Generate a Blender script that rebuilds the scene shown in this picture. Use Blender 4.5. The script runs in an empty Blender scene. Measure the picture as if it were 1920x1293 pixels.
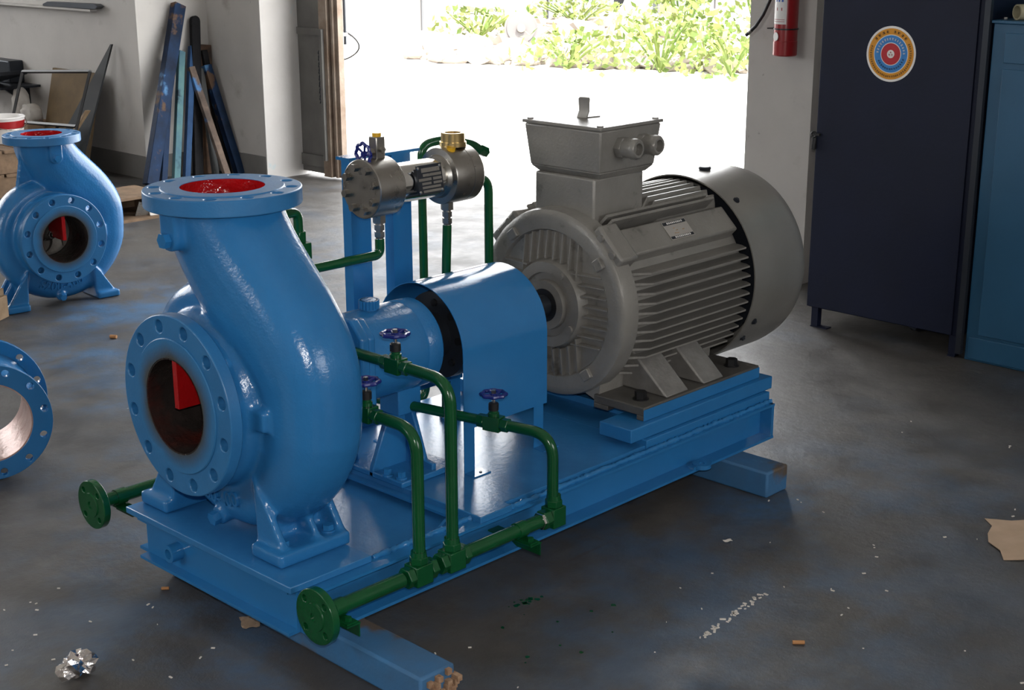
import bpy, bmesh, math, random
from mathutils import Vector, Matrix, Quaternion
R = math.radians
PI = math.pi
random.seed(7)
sc = bpy.context.scene
C = sc.collection

# ------------------------------------------------------------------ camera
yaw, pitch, roll = 0.7669, 0.2874, -0.0023
fw = Vector((math.cos(yaw)*math.cos(pitch), math.sin(yaw)*math.cos(pitch), -math.sin(pitch)))
rt = Vector((math.sin(yaw), -math.cos(yaw), 0)); up = rt.cross(fw)
rt2 = rt*math.cos(roll) + up*math.sin(roll); up2 = -rt*math.sin(roll) + up*math.cos(roll)
cd = bpy.data.cameras.new('camera'); cam = bpy.data.objects.new('camera', cd); C.objects.link(cam)
CAM = Vector((-1.7857, -2.5843, 1.5304))
M = Matrix((rt2, up2, -fw)).transposed().to_4x4(); M.translation = CAM
cam.matrix_world = M
cd.sensor_width = 36; cd.lens = 2711.5/1920*36; cd.clip_end = 200; cd.clip_start = .05
sc.camera = cam

# ------------------------------------------------------------------ light and exposure
sc.view_settings.view_transform = 'Standard'; sc.view_settings.look = 'None'
sc.view_settings.gamma = 1; sc.view_settings.use_curve_mapping = False
sc.view_settings.exposure = 0.22
w = bpy.data.worlds.new('sky'); sc.world = w; w.use_nodes = True
wn = w.node_tree; bg = wn.nodes['Background']
bg.inputs[0].default_value = (.97, .985, 1.0, 1)      # even, hazy bright summer sky
bg.inputs[1].default_value = 7.0
def lamp(name, kind, loc, energy, color=(1,1,1), **k):
    l = bpy.data.lights.new(name, kind); l.energy = energy; l.color = color
    o = bpy.data.objects.new(name, l); C.objects.link(o); o.location = loc
    for a, v in k.items(): setattr(l, a, v)
    return o
sun = lamp('sun', 'SUN', (5, -10, 12), 11.0, (1, .96, .9), angle=R(1.0))
sun.rotation_euler = Vector((0.10, 1.0, -2.0)).to_track_quat('-Z', 'Y').to_euler()
# the photographer's flash, just above the lens
flash = lamp('camera_flash', 'POINT', CAM + up2*0.10 + rt2*0.01, 108, (1, .97, .93), shadow_soft_size=.022)
# sampling portals at the doorway and at unseen window openings added for daylight
def portal_lamp(name, loc, aim, sx, sy, e, col=(.93,.97,1)):
    o = lamp(name, 'AREA', loc, e, col, shape='RECTANGLE', size=sx, size_y=sy)
    o.rotation_euler = (Vector(aim)-Vector(loc)).to_track_quat('-Z', 'Y').to_euler(); return o
def portal(name, loc, aim, sx, sy):
    o = portal_lamp(name, loc, aim, sx, sy, 1); o.data.cycles.is_portal = True
portal('portal_south', (0.9, -7.05, 2.5), (0.9, 0, 2.5), 2.8, 1.8)
portal('portal_behind', (-6.1, 2.5, 2.7), (0, 2.5, 2.7), 3.4, 1.4)
portal('portal_left', (0, 9.55, 2.5), (0, 0, 2.5), 4.8, 2.2)
portal('portal_doorway', (3.86, 2.81, 1.86), (0, 2.81, 1.86), 3.5, 3.7)

# ------------------------------------------------------------------ mesh builder
ORG = {}
class MB:
    def __init__(s): s.v = []; s.f = []
    def add(s, vs, fs):
        b = len(s.v); s.v += [Vector(p) for p in vs]; s.f += [tuple(i+b for i in f) for f in fs]; return s
    def box(s, x0, x1, y0, y1, z0, z1):
        return s.add([(x,y,z) for z in (z0,z1) for y in (y0,y1) for x in (x0,x1)],
                     [(0,1,3,2),(4,6,7,5),(0,4,5,1),(2,3,7,6),(0,2,6,4),(1,5,7,3)])
    def obox(s, c, ax, ay, az):
        c, ax, ay, az = map(Vector, (c, ax, ay, az))
        return s.add([c+i*ax+j*ay+k*az for k in (-1,1) for j in (-1,1) for i in (-1,1)],
                     [(0,1,3,2),(4,6,7,5),(0,4,5,1),(2,3,7,6),(0,2,6,4),(1,5,7,3)])
    @staticmethod
    def frame(d):
        d = Vector(d).normalized(); a = Vector((0,0,1)) if abs(d.z) < .9 else Vector((0,1,0))
        e1 = a.cross(d).normalized(); return d, e1, d.cross(e1)
    def lathe(s, p, d, prof, seg=32, closed=False, ph=0.0):
        p = Vector(p); d, e1, e2 = s.frame(d); n = len(prof); vs = []; fs = []
        for t, r in prof:
            for k in range(seg):
                a = 2*PI*k/seg + ph; vs.append(p + d*t + (e1*math.cos(a) + e2*math.sin(a))*max(r, 1e-5))
        for i in range(n if closed else n-1):
            j = (i+1) % n
            for k in range(seg):
                l = (k+1) % seg; fs.append((i*seg+k, i*seg+l, j*seg+l, j*seg+k))
        if not closed:
            if prof[0][1] > 1e-4: fs.append(tuple(range(seg)))
            if prof[-1][1] > 1e-4: fs.append(tuple(range((n-1)*seg, n*seg)))
        return s.add(vs, fs)
    def cyl(s, p0, p1, r0, r1=None, seg=24, ph=0.0):
        p0, p1 = Vector(p0), Vector(p1); r1 = r0 if r1 is None else r1
        return s.lathe(p0, p1-p0, [(0, r0), ((p1-p0).length, r1)], seg, ph=ph)
    def hexa(s, p0, p1, r): return s.cyl(p0, p1, r, seg=6)
    def tube(s, pts, r, seg=14, caps=True, sx=None):
        pts = [Vector(p) for p in pts]; n = len(pts)
        rs = list(r) if isinstance(r, (list, tuple)) else [r]*n
        T = [(pts[min(i+1,n-1)] - pts[max(i-1,0)]).normalized() for i in range(n)]
        d, e1, e2 = s.frame(T[0]); vs = []; fs = []
        for i in range(n):
            if i:
                q = T[i-1].rotation_difference(T[i]); e1 = q @ e1; e2 = q @ e2
            for k in range(seg):
                a = 2*PI*k/seg; vs.append(pts[i] + (e1*math.cos(a) + e2*math.sin(a))*rs[i])
        for i in range(n-1):
            for k in range(seg):
                l = (k+1) % seg; fs.append((i*seg+k, i*seg+l, (i+1)*seg+l, (i+1)*seg+k))
        if caps: fs += [tuple(range(seg)), tuple(range((n-1)*seg, n*seg))]
        return s.add(vs, fs)
    def prism(s, poly, o, a, b, t):
        """poly of (u,v) in the plane o + u*a + v*b, extruded by the vector t"""
        o, a, b, t = map(Vector, (o, a, b, t)); n = len(poly)
        vs = [o+a*u+b*v for u, v in poly] + [o+a*u+b*v+t for u, v in poly]
        return s.add(vs, [tuple(range(n)), tuple(range(n, 2*n))] + [(i, (i+1)%n, (i+1)%n+n, i+n) for i in range(n)])
    def holed(s, p, d, th, outer, holes):
        """plate: outer and hole loops are lists of (u,v) in the plane at p, thickness th along d"""
        p = Vector(p); d, e1, e2 = s.frame(d); bm = bmesh.new(); loops = []; ed = []
        for lp in [outer]+holes:
            vs = [bm.verts.new((u, v, 0)) for u, v in lp]; loops.append(vs)
            ed += [bm.edges.new((vs[i], vs[(i+1)%len(vs)])) for i in range(len(vs))]
        bmesh.ops.triangle_fill(bm, use_beauty=True, use_dissolve=False, edges=ed)
        bm.verts.index_update(); N = len(bm.verts); idx = [[v.index for v in l] for l in loops]
        V = [p + e1*v.co.x + e2*v.co.y for v in bm.verts]; F = [tuple(v.index for v in f.verts) for f in bm.faces]
        bm.free()
        fs = F + [tuple(i+N for i in reversed(f)) for f in F]
        for l in idx:
            for i in range(len(l)):
                j = (i+1) % len(l); fs.append((l[i], l[j], l[j]+N, l[i]+N))
        return s.add(V + [v + d*th for v in V], fs)
    def flange(s, p, d, th, Ro, Ri, nh, rh, rbc, seg=72, ph=0.0):
        c = lambda r, n, x=0, y=0: [(x+r*math.cos(2*PI*k/n), y+r*math.sin(2*PI*k/n)) for k in range(n)]
        hs = [c(Ri, seg)] if Ri else []
        for k in range(nh):
            a = 2*PI*(k+.5)/nh + ph; hs.append(c(rh, 16, rbc*math.cos(a), rbc*math.sin(a)))
        return s.holed(p, d, th, c(Ro, seg), hs)
    def mesh(s, name, off=(0,0,0)):
        me = bpy.data.meshes.new(name); o = Vector(off)
        me.from_pydata([v-o for v in s.v], [], s.f)
        bm = bmesh.new(); bm.from_mesh(me); bmesh.ops.recalc_face_normals(bm, faces=bm.faces); bm.to_mesh(me); bm.free()
        return me
    def build(s, name, mat, parent=None, smooth=35, bevel=0, world=True, label=None):
        me = s.mesh(name, ORG.get(parent, (0,0,0)) if (parent and world) else (0,0,0))
        return link(name, me, mat, parent, smooth, bevel, label)
def link(name, me, mat, parent=None, smooth=35, bevel=0, label=None):
    if mat and not me.materials: me.materials.append(mat)
    if smooth:
        me.shade_smooth(); me.set_sharp_from_angle(angle=R(smooth))
    o = bpy.data.objects.new(name, me); C.objects.link(o)
    if parent:
        o.parent = parent; ORG[o] = ORG.get(parent, Vector((0,0,0)))
    if bevel:
        b = o.modifiers.new('bevel', 'BEVEL'); b.width = bevel; b.segments = 2; b.limit_method = 'ANGLE'; b.angle_limit = R(40)
    if label: o['label'] = label
    return o
def tag(o, label, cat, group=None):
    o['label'] = label; o['category'] = cat
    if group: o['group'] = group
    return o
def thing(name, label, cat, loc=(0,0,0), rotz=0, scale=1, group=None):
    o = bpy.data.objects.new(name, None); C.objects.link(o); o.empty_display_size = .1
    o.location = loc; o.rotation_euler = (0,0,rotz); o.scale = (scale,)*3; ORG[o] = Vector(loc)
    return tag(o, label, cat, group)
def struct(o): o['kind'] = 'structure'; return o
def solo(mb, name, mat, loc, label, cat, group=None, **k):
    """a thing that is one mesh, its origin at its base"""
    me = mb.mesh(name, loc); o = link(name, me, mat, None, k.get('smooth', 35), k.get('bevel', 0)); o.location = loc
    ORG[o] = Vector(loc); return tag(o, label, cat, group)
def fillet(pts, r, n=8):
    """polyline with rounded corners"""
    pts = [Vector(p) for p in pts]; out = [pts[0]]
    for i in range(1, len(pts)-1):
        p = pts[i]; a = (pts[i-1]-p); b = (pts[i+1]-p); rr = min(r, a.length*.49, b.length*.49)
        A = p + a.normalized()*rr; B = p + b.normalized()*rr
        for k in range(n+1):
            t = k/n; out.append(A*(1-t)**2 + p*2*t*(1-t) + B*t*t)
    return out + [pts[-1]]

# ------------------------------------------------------------------ materials
def mat(name, col, rough=.5, metal=0.0, var=None, vscale=6.0, bump=0.0, bscale=80.0, coat=0.0, spots=None, spec=.5, rvar=0.0, detail=4):
    m = bpy.data.materials.new(name); m.use_nodes = True; nt = m.node_tree; N = nt.nodes; L = nt.links
    b = N['Principled BSDF']; b.inputs['Base Color'].default_value = (*col, 1); b.inputs['Roughness'].default_value = rough
    b.inputs['Metallic'].default_value = metal; b.inputs['Coat Weight'].default_value = coat; b.inputs['Coat Roughness'].default_value = .08
    b.inputs['Specular IOR Level'].default_value = spec
    tc = N.new('ShaderNodeTexCoord'); out = None
    def noise(sc_, det=detail, rgh=.6):
        n = N.new('ShaderNodeTexNoise'); n.inputs['Scale'].default_value = sc_; n.inputs['Detail'].default_value = det
        n.inputs['Roughness'].default_value = rgh; L.new(tc.outputs['Object'], n.inputs['Vector']); return n
    def ramp(src, a, b_):
        r = N.new('ShaderNodeMapRange'); r.inputs[1].default_value = a; r.inputs[2].default_value = b_; L.new(src, r.inputs[0]); return r.outputs[0]
    if var:
        n = noise(vscale); f = ramp(n.outputs[0], .35, .65)
        mx = N.new('ShaderNodeMix'); mx.data_type = 'RGBA'; mx.inputs[6].default_value = (*col, 1); mx.inputs[7].default_value = (*var, 1)
        L.new(f, mx.inputs[0]); out = mx.outputs[2]
    for (scol, ssc, lo, hi) in (spots or []):
        n = noise(ssc); f = ramp(n.outputs[0], lo, hi)
        mx = N.new('ShaderNodeMix'); mx.data_type = 'RGBA'; mx.inputs[7].default_value = (*scol, 1)
        if out: L.new(out, mx.inputs[6])
        else: mx.inputs[6].default_value = (*col, 1)
        L.new(f, mx.inputs[0]); out = mx.outputs[2]
    if out: L.new(out, b.inputs['Base Color'])
    if rvar:
        n = noise(vscale*2.3); r = N.new('ShaderNodeMapRange'); r.inputs[1].default_value = .3; r.inputs[2].default_value = .7
        r.inputs[3].default_value = rough-rvar; r.inputs[4].default_value = rough+rvar; L.new(n.outputs[0], r.inputs[0]); L.new(r.outputs[0], b.inputs['Roughness'])
    if bump:
        n = noise(bscale, 3); bp = N.new('ShaderNodeBump'); bp.inputs['Strength'].default_value = bump; bp.inputs['Distance'].default_value = .004
        L.new(n.outputs[0], bp.inputs['Height']); L.new(bp.outputs[0], b.inputs['Normal'])
    return m
BLUE = (.024, .170, .415)
m_blue = mat('blue_enamel', BLUE, .11, 0, (.021, .155, .385), 5, .06, 150, .0)
m_cast = mat('blue_enamel_on_casting', BLUE, .21, 0, (.021, .150, .375), 5, .22, 110)
m_bluefl = mat('blue_enamel_brushed_flange', (.030, .170, .39), .33, 0, (.026, .145, .34), 9, .12, 160)
m_steelblue = mat('blue_enamel_rough_plate', (.027, .160, .385), .25, 0, (.030, .178, .42), 14, .14, 60)
m_green = mat('dark_green_enamel', (.004, .075, .022), .16, 0, (.003, .062, .018), 12, .1, 200)
m_grey = mat('grey_motor_paint', (.25, .238, .218), .34, .15, (.205, .195, .178), 8, .25, 120, spots=[((.10,.093,.085), 16, .62, .75)])
m_cowl = mat('grey_cowl_paint', (.27, .258, .236), .32, .35, (.235, .225, .205), 5, .1, 60)
m_padg = mat('bare_cast_pad', (.26, .25, .235), .45, .3, (.2, .19, .18), 20, .3, 90)
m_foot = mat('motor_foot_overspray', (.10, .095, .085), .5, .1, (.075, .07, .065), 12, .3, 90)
m_stain = mat('stainless_steel', (.42, .40, .37), .30, 1, (.36, .34, .31), 10, .08, 150, rvar=.06)
m_pol = mat('polished_steel', (.75, .74, .72), .10, 1)
m_brass = mat('brass', (.62, .45, .20), .28, 1)
m_red = mat('red_bore_paint', (.38, .006, .008), .13, 0, (.30, .005, .006), 9, .9, 45)
m_bore = mat('dark_bare_bore', (.040, .032, .029), .20, .2, (.018, .015, .015), 9, 1.0, 45, spots=[((.10,.018,.012), 5, .55, .75)])
def worn_face():
    m = mat('worn_flange_face', (.030, .170, .39), .35, 0, None, 9, .12, 160); nt = m.node_tree; N = nt.nodes; L = nt.links; b = N['Principled BSDF']
    tc = N.new('ShaderNodeTexCoord'); sp = N.new('ShaderNodeSeparateXYZ'); L.new(tc.outputs['Object'], sp.inputs[0])
    cb = N.new('ShaderNodeCombineXYZ'); L.new(sp.outputs[1], cb.inputs[0]); L.new(sp.outputs[2], cb.inputs[1])
    ln = N.new('ShaderNodeVectorMath'); ln.operation = 'LENGTH'; L.new(cb.outputs[0], ln.inputs[0])
    nz = N.new('ShaderNodeTexNoise'); nz.inputs['Scale'].default_value = 14; L.new(tc.outputs['Object'], nz.inputs['Vector'])
    ad = N.new('ShaderNodeMath'); ad.operation = 'MULTIPLY_ADD'; L.new(nz.outputs[0], ad.inputs[0]); ad.inputs[1].default_value = .03; L.new(ln.outputs['Value'], ad.inputs[2])
    mr = N.new('ShaderNodeMapRange'); mr.inputs[1].default_value = .122; mr.inputs[2].default_value = .158; L.new(ad.outputs[0], mr.inputs[0])
    mx = N.new('ShaderNodeMix'); mx.data_type = 'RGBA'; L.new(mr.outputs[0], mx.inputs[0]); mx.inputs[6].default_value = (.055,.058,.055,1); mx.inputs[7].default_value = (.030,.165,.37,1)
    L.new(mx.outputs[2], b.inputs['Base Color']); return m
m_worn = worn_face()
m_imp = mat('impeller_iron', (.16, .145, .125), .45, .5, (.1, .09, .08), 12, .3, 80)
m_wheel = mat('navy_handwheel', (.012, .022, .17), .22)
m_black = mat('black_rubber', (.012, .012, .013), .4)
m_bolt = mat('black_oxide_bolt', (.02, .02, .022), .4, .4)
m_yellow = mat('yellow_plastic_plug', (.65, .36, .01), .4)
m_dark = mat('dark_steel', (.03, .035, .045), .4, .5)  # plain dark steel, one even colour of its own
m_wall = mat('stained_white_plaster', (.47, .45, .425), .9, 0, (.42, .40, .38), 2.2, .25, 30, spots=[((.33,.30,.27), 5, .60, .78), ((.22,.20,.18), 28, .70, .80)])
m_jamb = mat('white_plaster_jamb', (.56, .54, .52), .9, 0, (.50, .48, .46), 2.5, .2, 30, spots=[((.33,.50,.55), 4.5, .64, .74)])
m_skirt = mat('grey_skirting_paint', (.17, .165, .155), .8, 0, (.13, .125, .12), 5)
m_ceil = mat('ceiling_boards', (.5, .49, .47), .9)
m_wood = mat('raw_wood', (.36, .25, .15), .8, 0, (.27, .18, .10), 18, .3, 60)
m_wood2 = mat('weathered_wood', (.19, .12, .07), .85, 0, (.11, .07, .04), 14, .3, 60)
m_timber = mat('blue_oversprayed_timber', (.035, .15, .33), .7, 0, (.05, .12, .22), 5, .4, 50, spots=[((.10,.075,.055), 3.2, .57, .62)])
m_ends = mat('splintered_wood_end', (.42, .27, .17), .9, 0, (.25, .14, .08), 40, .9, 60)
m_leaf = mat('foliage', (.085, .15, .020), .6, 0, (.24, .27, .075), 3)
m_rock = mat('pale_rubble', (.20, .16, .13), .9, 0, (.32, .28, .24), 1.5)
m_ground = mat('sunlit_concrete', (.70, .69, .66), .9, 0, (.64, .62, .58), .8)
m_farw = mat('far_wall_paint', (.16, .15, .147), .9)
m_farg = mat('far_grey_panel', (.105, .107, .112), .8)
m_locker = mat('blue_locker_paint', (.018, .088, .175), .42, 0, (.015, .078, .155), 3, .1, 60, spots=[((.015,.04,.07), 22, .70, .78)])
m_navy = mat('navy_panel_paint', (.004, .0075, .026), .55, 0, (.0033, .006, .020), 3, .15, 60, spots=[((.05,.03,.025), 24, .72, .8)], spec=.3)
m_rusty = mat('rusty_door_frame', (.30, .24, .19), .7, .2, (.20, .14, .10), 9, .4, 60)
m_doorp = mat('dull_steel_door', (.14, .135, .125), .6, .2, (.10, .095, .09), 4, .2, 60)
m_extred = mat('extinguisher_red', (.30, .012, .015), .3)
m_white = mat('white_print', (.72, .70, .68), .5)
m_foil = mat('silver_foil', (.85, .80, .78), .18, 1, None, 6, 1.0, 30)
m_card = mat('cardboard', (.40, .28, .19), .85, 0, (.34, .24, .16), 14)
m_paper = mat('paper_scrap', (.62, .58, .53), .8)
m_butt = mat('tan_filter', (.42, .20, .08), .8)

# floor: worn workshop concrete with blue overspray where machines were painted
def floor_mat():
    m = bpy.data.materials.new('workshop_concrete'); m.use_nodes = True; nt = m.node_tree; N = nt.nodes; L = nt.links
    b = N['Principled BSDF']; tc = N.new('ShaderNodeTexCoord'); P = tc.outputs['Object']
    def noise(s, d=5, r=.6, vec=P):
        n = N.new('ShaderNodeTexNoise'); n.inputs['Scale'].default_value = s; n.inputs['Detail'].default_value = d; n.inputs['Roughness'].default_value = r
        L.new(vec, n.inputs['Vector']); return n.outputs[0]
    def rng(x, a, b_, c=0, d=1):
        r = N.new('ShaderNodeMapRange'); r.interpolation_type = 'SMOOTHSTEP'
        for i, v in enumerate((a, b_, c, d)): r.inputs[i+1].default_value = v
        L.new(x, r.inputs[0]); return r.outputs[0]
    def math_(op, x, y):
        n = N.new('ShaderNodeMath'); n.operation = op
        for i, v in enumerate((x, y)):
            if isinstance(v, (int, float)): n.inputs[i].default_value = v
            else: L.new(v, n.inputs[i])
        return n.outputs[0]
    def mix(f, a, c):
        n = N.new('ShaderNodeMix'); n.data_type = 'RGBA'; L.new(f, n.inputs[0])
        if isinstance(a, tuple): n.inputs[6].default_value = (*a, 1)
        else: L.new(a, n.inputs[6])
        n.inputs[7].default_value = (*c, 1); return n.outputs[2]
    col = mix(rng(noise(1.3, 6), .35, .68), (.048, .044, .041), (.076, .070, .064))
    col = mix(rng(noise(7, 6, .7), .5, .8), col, (.105, .097, .088))
    col = mix(rng(noise(2.6, 4), .58, .72), col, (.036, .035, .035))
    # overspray blotches around the places where machines stand
    spots = [(-.25, -.25, .75, .55), (.75, -.75, 1.0, .40), (.35, -1.15, .9, .35), (1.35, -.6, .35, .75), (1.6, -.75, .8, .30), (1.25, 2.55, .6, 1.0), (.75, 2.0, .45, .75), (.65, 1.55, .35, .75), (.25, .95, .45, .35), (.2, .2, .9, .6), (2.2, 2.6, 1.0, .35), (1.3, 1.6, .7, .35), (1.0, -.35, .5, .5)]
    tot = None
    for (x, y, r, k) in spots:
        d = N.new('ShaderNodeVectorMath'); d.operation = 'DISTANCE'; L.new(P, d.inputs[0]); d.inputs[1].default_value = (x, y, 0)
        f = rng(d.outputs['Value'], r, r*.15, 0, k); tot = f if tot is None else math_('MAXIMUM', tot, f)
    cl = rng(noise(3.1, 6, .65), .40, .66); blu = math_('MULTIPLY', tot, cl)
    col = mix(blu, col, (.032, .115, .24))
    # loose overall blue dust, tyre-scuff strokes, paint drips
    col = mix(math_('MULTIPLY', rng(noise(1.9, 5), .5, .75), .35), col, (.06, .10, .16))
    mp = N.new('ShaderNodeMapping'); mp.inputs['Rotation'].default_value = (0, 0, R(-38)); mp.inputs['Scale'].default_value = (1.2, 16, 1); L.new(P, mp.inputs[0])
    col = mix(math_('MULTIPLY', rng(noise(1.0, 4, .6, mp.outputs[0]), .66, .74), .5), col, (.055, .040, .030))
    v = N.new('ShaderNodeTexVoronoi'); v.inputs['Scale'].default_value = 9; L.new(P, v.inputs['Vector'])
    drip = math_('MULTIPLY', rng(v.outputs['Distance'], .050, .030), rng(noise(2.2, 3), .58, .64)); col = mix(drip, col, (.30, .33, .35))
    L.new(col, b.inputs['Base Color'])
    L.new(rng(noise(5, 6), .3, .7, .38, .62), b.inputs['Roughness']); b.inputs['Specular IOR Level'].default_value = .55
    bp = N.new('ShaderNodeBump'); bp.inputs['Strength'].default_value = .35; bp.inputs['Distance'].default_value = .006
    L.new(noise(26, 6, .7), bp.inputs['Height']); L.new(bp.outputs[0], b.inputs['Normal'])
    return m
m_floor = floor_mat()

# ------------------------------------------------------------------ the room
XW, XO = 3.476, 3.80          # inner and outer face of the doorway wall
YR, YL = 1.067, 4.55          # doorway, right and left edge
def st(name, mb, m, **k): return struct(mb.build(name, m, None, **k))
st('floor', MB().box(-6, XO+.02, -7, 9.5, -.2, 0), m_floor, smooth=0)
st('ground_outside', MB().box(XO+.02, 45, -40, 60, -.25, -.004).box(-40, -6, -40, 60, -.25, -.004).box(-6, XO+.02, -40, -7, -.25, -.004).box(-6, XO+.02, 9.5, 60, -.25, -.004), m_ground, smooth=0)
st('wall_doorway_left', MB().box(XW, XO, YL, 5.09, 0, 5), m_wall, smooth=0)
st('wall_doorway_right', MB().box(XW, XO, .74, YR, 0, 5), m_wall, smooth=0)
st('wall_behind_cabinets', MB().box(XW+.06, XO, -7, .74, 0, 5), m_wall, smooth=0)
st('wall_lintel', MB().box(XW, XO, YR, YL, 3.7, 5), m_wall, smooth=0)
st('wall_buttress', MB().box(2.978, XO, 5.09, 9.5, 0, 5), m_wall, smooth=0)
def windowed(name, lo, hi, const, axis, w0, w1, z0, z1):  # out-of-view walls; window openings added and sized to let in fill daylight
    m = MB(); bx = (lambda a, b, c, d: m.box(a, b, const[0], const[1], c, d)) if axis == 'x' else (lambda a, b, c, d: m.box(const[0], const[1], a, b, c, d))
    bx(lo, w0, 0, 5); bx(w1, hi, 0, 5); bx(w0, w1, 0, z0); bx(w0, w1, z1, 5)
    for k in range(1, 4):                                   # mullions
        c = w0+(w1-w0)*k/4; bx(c-.03, c+.03, z0, z1)
    return st(name, m, m_wall, smooth=0)
windowed('wall_right', -6, XO, (-7.2, -7), 'x', -.5, 2.3, 1.6, 3.4)
windowed('wall_behind', -7, 9.5, (-6.2, -6), 'y', .8, 4.2, 2.0, 3.4)
windowed('wall_left', -6, XO, (9.5, 9.7), 'x', -2.4, 2.4, 1.4, 3.6)
st('ceiling', MB().box(-6.2, XO, -7.2, 9.7, 5, 5.2), m_ceil, smooth=0)
# plaster skin of the reveal beside the door and worn corner bead
st('trim_1', MB().box(XW-.003, XO, YL-.006, YL, .0, 3.7), m_jamb, smooth=0)
st('baseboard_left', MB().box(2.972, 2.978, 5.09, 9.5, 0, .14), m_skirt, smooth=0)
st('baseboard_buttress', MB().box(2.972, XW, 5.084, 5.09, 0, .14), m_skirt, smooth=0)
st('baseboard_doorway', MB().box(XW-.006, XW, YL, 5.084, 0, .14), m_skirt, smooth=0)
# narrow ledge high on the left wall with a thin strip resting on it
st('trim_2', MB().box(2.93, 2.978, 5.52, 9.5, .985, .998), m_wall, smooth=0)
b = MB(); b.prism([(0,0),(.62,.004),(.66,.02),(.62,.034),(.06,.028),(0,.012)], (2.925, 6.08, .999), (0,-1,0), (0,0,1), (.045,0,0))
solo(b, 'metal_strip', m_dark, (2.94, 5.8, .999), 'thin dark metal strip lying on the ledge high on the left wall', 'metal strip')

# steel door leaf beside the left reveal
d = struct(MB().box(3.745, 3.785, 4.30, YL-.01, .03, 3.6).build('door_1', m_doorp, None, smooth=0))
d['label'] = 'dull steel door leaf at the left edge of the bright doorway'; ORG[d] = Vector((0,0,0))
MB().box(3.72, 3.80, 4.235, 4.305, .02, 3.6).build('stile', m_rusty, d)
MB().box(3.735, 3.75, 4.195, 4.212, .02, 3.6).build('edge_angle', m_rusty, d)
MB().box(3.75, 3.79, 4.165, 4.235, .02, 3.6).build('stile', m_rusty, d)
MB().box(3.728, 3.745, 4.30, YL-.02, .07, .14).build('rail', m_doorp, d)
MB().box(3.728, 3.745, 4.30, YL-.02, .86, .90).build('rail', m_doorp, d)
MB().box(3.70, 3.722, 4.262, 4.285, .12, .90).build('bar', m_doorp, d)
for k in range(16):
    MB().tube([(3.735+.006*math.sin(t*PI/4), 4.33+(.007 if k%2 else .002)*math.cos(t*PI/4), .47+k*.0195+.011*math.sin(t*PI/4)) for t in range(9)], .0028, 6).build('chain_link', m_dark, d)
b = MB().tube([(3.85,4.222,1.35),(3.85,4.222,.805)], .009, 8)
o = solo(b, 'door_rod', m_dark, (3.85,4.222,.805), 'slim vertical rod hanging just outside the door edge', 'rod')
MB().box(3.80, 3.862, 4.21, 4.27, .855, .875).build('hook_plate', m_white, o)
b = MB().tube([(3.875, 4.275-.150*math.sin(PI*t/16)**.8, .885-.175*t/16) for t in range(17)], .005, 8)
solo(b, 'cable_loop', m_black, (3.875,4.275,.71), 'black cable bent into a loop on the door edge', 'cable')

# ------------------------------------------------------------------ outside: far wall, rubble, weeds
m_far = [m_farw, m_farg]
st('wall_far', MB().box(8, 14.9, 12.75, 12.95, 0, 4), m_farw, smooth=0)
for i, (a, b_, mm) in enumerate([(14.95, 16.5, m_farg), (17.75, 19.2, m_farg), (19.25, 26, m_farw)]):
    st('wall_far_panel', MB().box(a, b_, 12.75, 12.95, 0, 4), mm, smooth=0)
st('wall_far_shed', MB().box(16.5, 17.75, 14.6, 14.7, 0, 4), m_dark, smooth=0)
st('wall_far_post', MB().box(17.62, 17.75, 12.6, 12.74, 0, 4), m_farw, smooth=0)
for s in (10.4, 12.3):
    st('trim_3', MB().box(s, s+.03, 12.73, 12.75, 0, 4), m_farg, smooth=0)
def lump(mb, c, r, squash=.6, n=1, rough=.35):
    bm = bmesh.new(); bmesh.ops.create_icosphere(bm, subdivisions=n, radius=1)
    q = Quaternion((random.random()-.5, random.random()-.5, random.random()-.5, random.random())).normalized()
    for v in bm.verts: v.co *= 1 + random.uniform(-rough, rough)
    vs = [Vector(c) + Vector(((q@v.co).x*r, (q@v.co).y*r, (q@v.co).z*r*squash)) for v in bm.verts]
    mb.add(vs, [tuple(v.index for v in f.verts) for f in bm.faces]); bm.free()
rub = MB()
def rubble_pt():
    t = random.random(); s = random.random()
    a = Vector((9.2, 9.6)).lerp(Vector((10.6, 6.0)), t); bb = Vector((12.2, 12.3)).lerp(Vector((17.5, 11.6)), t)
    return a.lerp(bb, s**1.3)
for k in range(620):
    p = rubble_pt(); r = random.uniform(.05, .20); lump(rub, (p.x, p.y, r*.25), r)
o = rub.build('rubble', m_rock, None, smooth=0); o['kind'] = 'stuff'; tag(o, 'pale heap of broken rubble in the sunny yard', 'rubble')
def bush(c, r, h, n, label):
    t = thing('weed_bush', label, 'bush', (c[0], c[1], 0), group='weeds in the yard')
    lf = MB(); stems = MB()
    for k in range(14):
        a = random.uniform(0, 2*PI); rr = r*random.uniform(.2, .7)
        stems.tube([(c[0], c[1], 0), (c[0]+rr*.5*math.cos(a), c[1]+rr*.5*math.sin(a), h*.5), (c[0]+rr*math.cos(a), c[1]+rr*math.sin(a), h*.85)], .012, 5)
    for k in range(n):
        a = random.uniform(0, 2*PI); u = random.random()**.5; z = h*random.random()
        rr = r*u*(1-.45*(z/h)); p = Vector((c[0]+rr*math.cos(a), c[1]+rr*math.sin(a), z+.02))
        dx = Vector((random.uniform(-1,1), random.uniform(-1,1), random.uniform(-.2,.9))).normalized()*random.uniform(.06,.13)
        sd = dx.cross(Vector((random.uniform(-1,1), random.uniform(-1,1), random.uniform(-1,1)))).normalized()*.032
        lf.add([p, p+dx*.5+sd, p+dx, p+dx*.5-sd], [(0,1,2,3)])
    stems.build('stem', m_leaf, t); f = lf.build('leaves', m_leaf, t, smooth=0); f['kind'] = 'stuff'
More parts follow.
